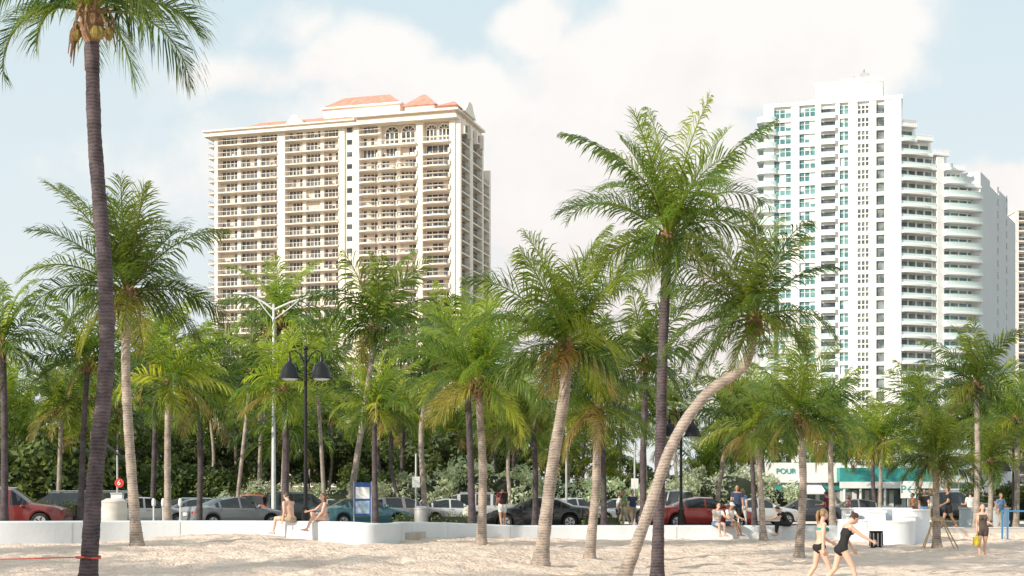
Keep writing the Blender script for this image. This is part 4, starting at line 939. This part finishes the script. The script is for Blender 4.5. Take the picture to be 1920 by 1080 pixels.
for i,(px,D,z,hd,a,b,hs,kd) in enumerate(ppl):
    person(kd,PL(px,D,z),hd,dict(hipR=18,hipL=-14,kneeL=18,armR=-12,armL=16,elbR=15,elbL=30+i*4,lean=2),tee(a,b,i%3==0),1.62+.03*(i%6),SK if i%2 else SKD,HD if i%3 else HB,hs,.026)
# ---------------------------------------------------------------- sun and sky
sv=V((-.80,-.60,0)).normalized(); el=math.radians(25); sv=V((sv.x*math.cos(el),sv.y*math.cos(el),math.sin(el)))
sl=bpy.data.lights.new('sun','SUN'); sl.energy=5.0; sl.angle=math.radians(.5); sl.color=(1,.895,.755)
so=bpy.data.objects.new('sun',sl); col.objects.link(so); so.rotation_euler=(-sv).to_track_quat('-Z','Y').to_euler(); so.location=(-30,-20,40)
wd=bpy.data.worlds.new('World'); bpy.context.scene.world=wd; wd.use_nodes=True; n=wd.node_tree; n.nodes.clear(); N=n.nodes; L=n.links
out=N.new('ShaderNodeOutputWorld'); bg=N.new('ShaderNodeBackground'); bg.inputs[1].default_value=.15
sk=N.new('ShaderNodeTexSky'); sk.sky_type='NISHITA'; sk.sun_disc=False; sk.sun_elevation=el; sk.sun_rotation=math.atan2(sv.x,sv.y)%(2*math.pi); sk.air_density=1; sk.dust_density=2
tc=N.new('ShaderNodeTexCoord'); sp_=N.new('ShaderNodeSeparateXYZ'); L.new(tc.outputs['Generated'],sp_.inputs[0])
def mth(op,a,b=None,c=None,clamp=False):
    q=N.new('ShaderNodeMath'); q.operation=op; q.use_clamp=clamp
    for i,x in enumerate((a,b,c)):
        if x is None: continue
        if isinstance(x,(int,float)): q.inputs[i].default_value=x
        else: L.new(x,q.inputs[i])
    return q.outputs[0]
ym=mth('MAXIMUM',sp_.outputs[1],.08); u_=mth('DIVIDE',sp_.outputs[0],ym); v_=mth('DIVIDE',sp_.outputs[2],ym)
cb=N.new('ShaderNodeCombineXYZ'); L.new(u_,cb.inputs[0]); L.new(v_,cb.inputs[1])
wn=N.new('ShaderNodeTexNoise'); wn.inputs['Scale'].default_value=9; wn.inputs['Detail'].default_value=4; L.new(tc.outputs['Generated'],wn.inputs['Vector'])
w1=N.new('ShaderNodeVectorMath'); w1.operation='SUBTRACT'; L.new(wn.outputs['Color'],w1.inputs[0]); w1.inputs[1].default_value=(.5,.5,.5)
w2=N.new('ShaderNodeVectorMath'); w2.operation='MULTIPLY'; L.new(w1.outputs[0],w2.inputs[0]); w2.inputs[1].default_value=(.13,.09,0)
w3=N.new('ShaderNodeVectorMath'); w3.operation='ADD'; L.new(cb.outputs[0],w3.inputs[0]); L.new(w2.outputs[0],w3.inputs[1])
blobs=[(1450,30,300,180,1.8),(1200,130,260,130,1.5),(1560,140,200,90,1.5),(1150,360,360,260,1.3),(860,210,330,100,1.2),(640,130,170,75,1.0),(420,160,190,55,.6),(520,60,60,60,.35),(1250,600,400,190,1.2),(1920,345,110,55,1.1),(1020,40,90,70,1.0),(620,330,420,120,.5)]
acc=None
for px,py,a,b,w_ in blobs:
    s1_=N.new('ShaderNodeVectorMath'); s1_.operation='SUBTRACT'; L.new(w3.outputs[0],s1_.inputs[0]); s1_.inputs[1].default_value=((px-960)/F,(950-py)/F,0)
    s2_=N.new('ShaderNodeVectorMath'); s2_.operation='MULTIPLY'; L.new(s1_.outputs[0],s2_.inputs[0]); s2_.inputs[1].default_value=(F/a,F/b,0)
    s3_=N.new('ShaderNodeVectorMath'); s3_.operation='LENGTH'; L.new(s2_.outputs[0],s3_.inputs[0])
    val=mth('MULTIPLY',mth('SUBTRACT',1.05,s3_.outputs['Value']),w_)
    acc=val if acc is None else mth('MAXIMUM',acc,val)
no=N.new('ShaderNodeTexNoise'); no.inputs['Scale'].default_value=16; no.inputs['Detail'].default_value=7; no.inputs['Roughness'].default_value=.6; L.new(tc.outputs['Generated'],no.inputs['Vector'])
n2=N.new('ShaderNodeTexNoise'); n2.inputs['Scale'].default_value=4; n2.inputs['Detail'].default_value=4; L.new(tc.outputs['Generated'],n2.inputs['Vector'])
fld=mth('ADD',mth('MAXIMUM',acc,-.6),mth('MULTIPLY',mth('SUBTRACT',no.outputs[0],.5),1.3))
front=N.new('ShaderNodeMapRange'); front.inputs[1].default_value=.2; front.inputs[2].default_value=.45; L.new(sp_.outputs[1],front.inputs[0])
gen=mth('MULTIPLY',mth('SUBTRACT',n2.outputs[0],.5),5)
fm=N.new('ShaderNodeMix'); L.new(front.outputs[0],fm.inputs[0]); L.new(gen,fm.inputs[2]); L.new(fld,fm.inputs[3])
mr=N.new('ShaderNodeMapRange'); mr.interpolation_type='SMOOTHSTEP'; mr.inputs[1].default_value=-.22; mr.inputs[2].default_value=.5; L.new(fm.outputs[0],mr.inputs[0])
hz=N.new('ShaderNodeMapRange'); hz.inputs[1].default_value=0; hz.inputs[2].default_value=.36; L.new(sp_.outputs[2],hz.inputs[0])
g1=N.new('ShaderNodeMix'); g1.data_type='RGBA'; L.new(hz.outputs[0],g1.inputs[0]); g1.inputs[6].default_value=(6.1,6.25,6.2,1); g1.inputs[7].default_value=(4.6,5.55,5.95,1)
g2=N.new('ShaderNodeMix'); g2.data_type='RGBA'; g2.inputs[0].default_value=.94; L.new(sk.outputs[0],g2.inputs[6]); L.new(g1.outputs[2],g2.inputs[7])
# cloud tone: creamy tops, faintly rosy undersides lower down
tone=mth('ADD',mth('MULTIPLY',mth('SUBTRACT',no.outputs[0],.5),1.1),mth('ADD',mth('MULTIPLY',v_,1.9),mth('MULTIPLY',n2.outputs[0],.5)))
cc=N.new('ShaderNodeValToRGB'); cc.color_ramp.elements[0].position=.42; cc.color_ramp.elements[1].position=.9
cc.color_ramp.elements[0].color=(.94,.875,.855,1); cc.color_ramp.elements[1].color=(1,.975,.94,1); L.new(tone,cc.inputs[0])
cs_=N.new('ShaderNodeVectorMath'); cs_.operation='SCALE'; cs_.inputs['Scale'].default_value=6.75; L.new(cc.outputs[0],cs_.inputs[0])
g3=N.new('ShaderNodeMix'); g3.data_type='RGBA'; L.new(mth('MULTIPLY',mr.outputs[0],.95),g3.inputs[0]); L.new(g2.outputs[2],g3.inputs[6]); L.new(cs_.outputs[0],g3.inputs[7])
L.new(g3.outputs[2],bg.inputs[0]); L.new(bg.outputs[0],out.inputs[0])
# ---------------------------------------------------------------- camera
cd=bpy.data.cameras.new('camera'); cd.lens=50; cd.sensor_width=36; cd.shift_y=410/1920; cd.clip_end=8000; cd.clip_start=.1
co=bpy.data.objects.new('camera',cd); col.objects.link(co); co.location=(0,0,CZ); co.rotation_euler=(math.pi/2,0,0); bpy.context.scene.camera=co
bpy.context.scene.view_settings.view_transform='Standard'; bpy.context.scene.view_settings.look='None'; bpy.context.scene.view_settings.exposure=0
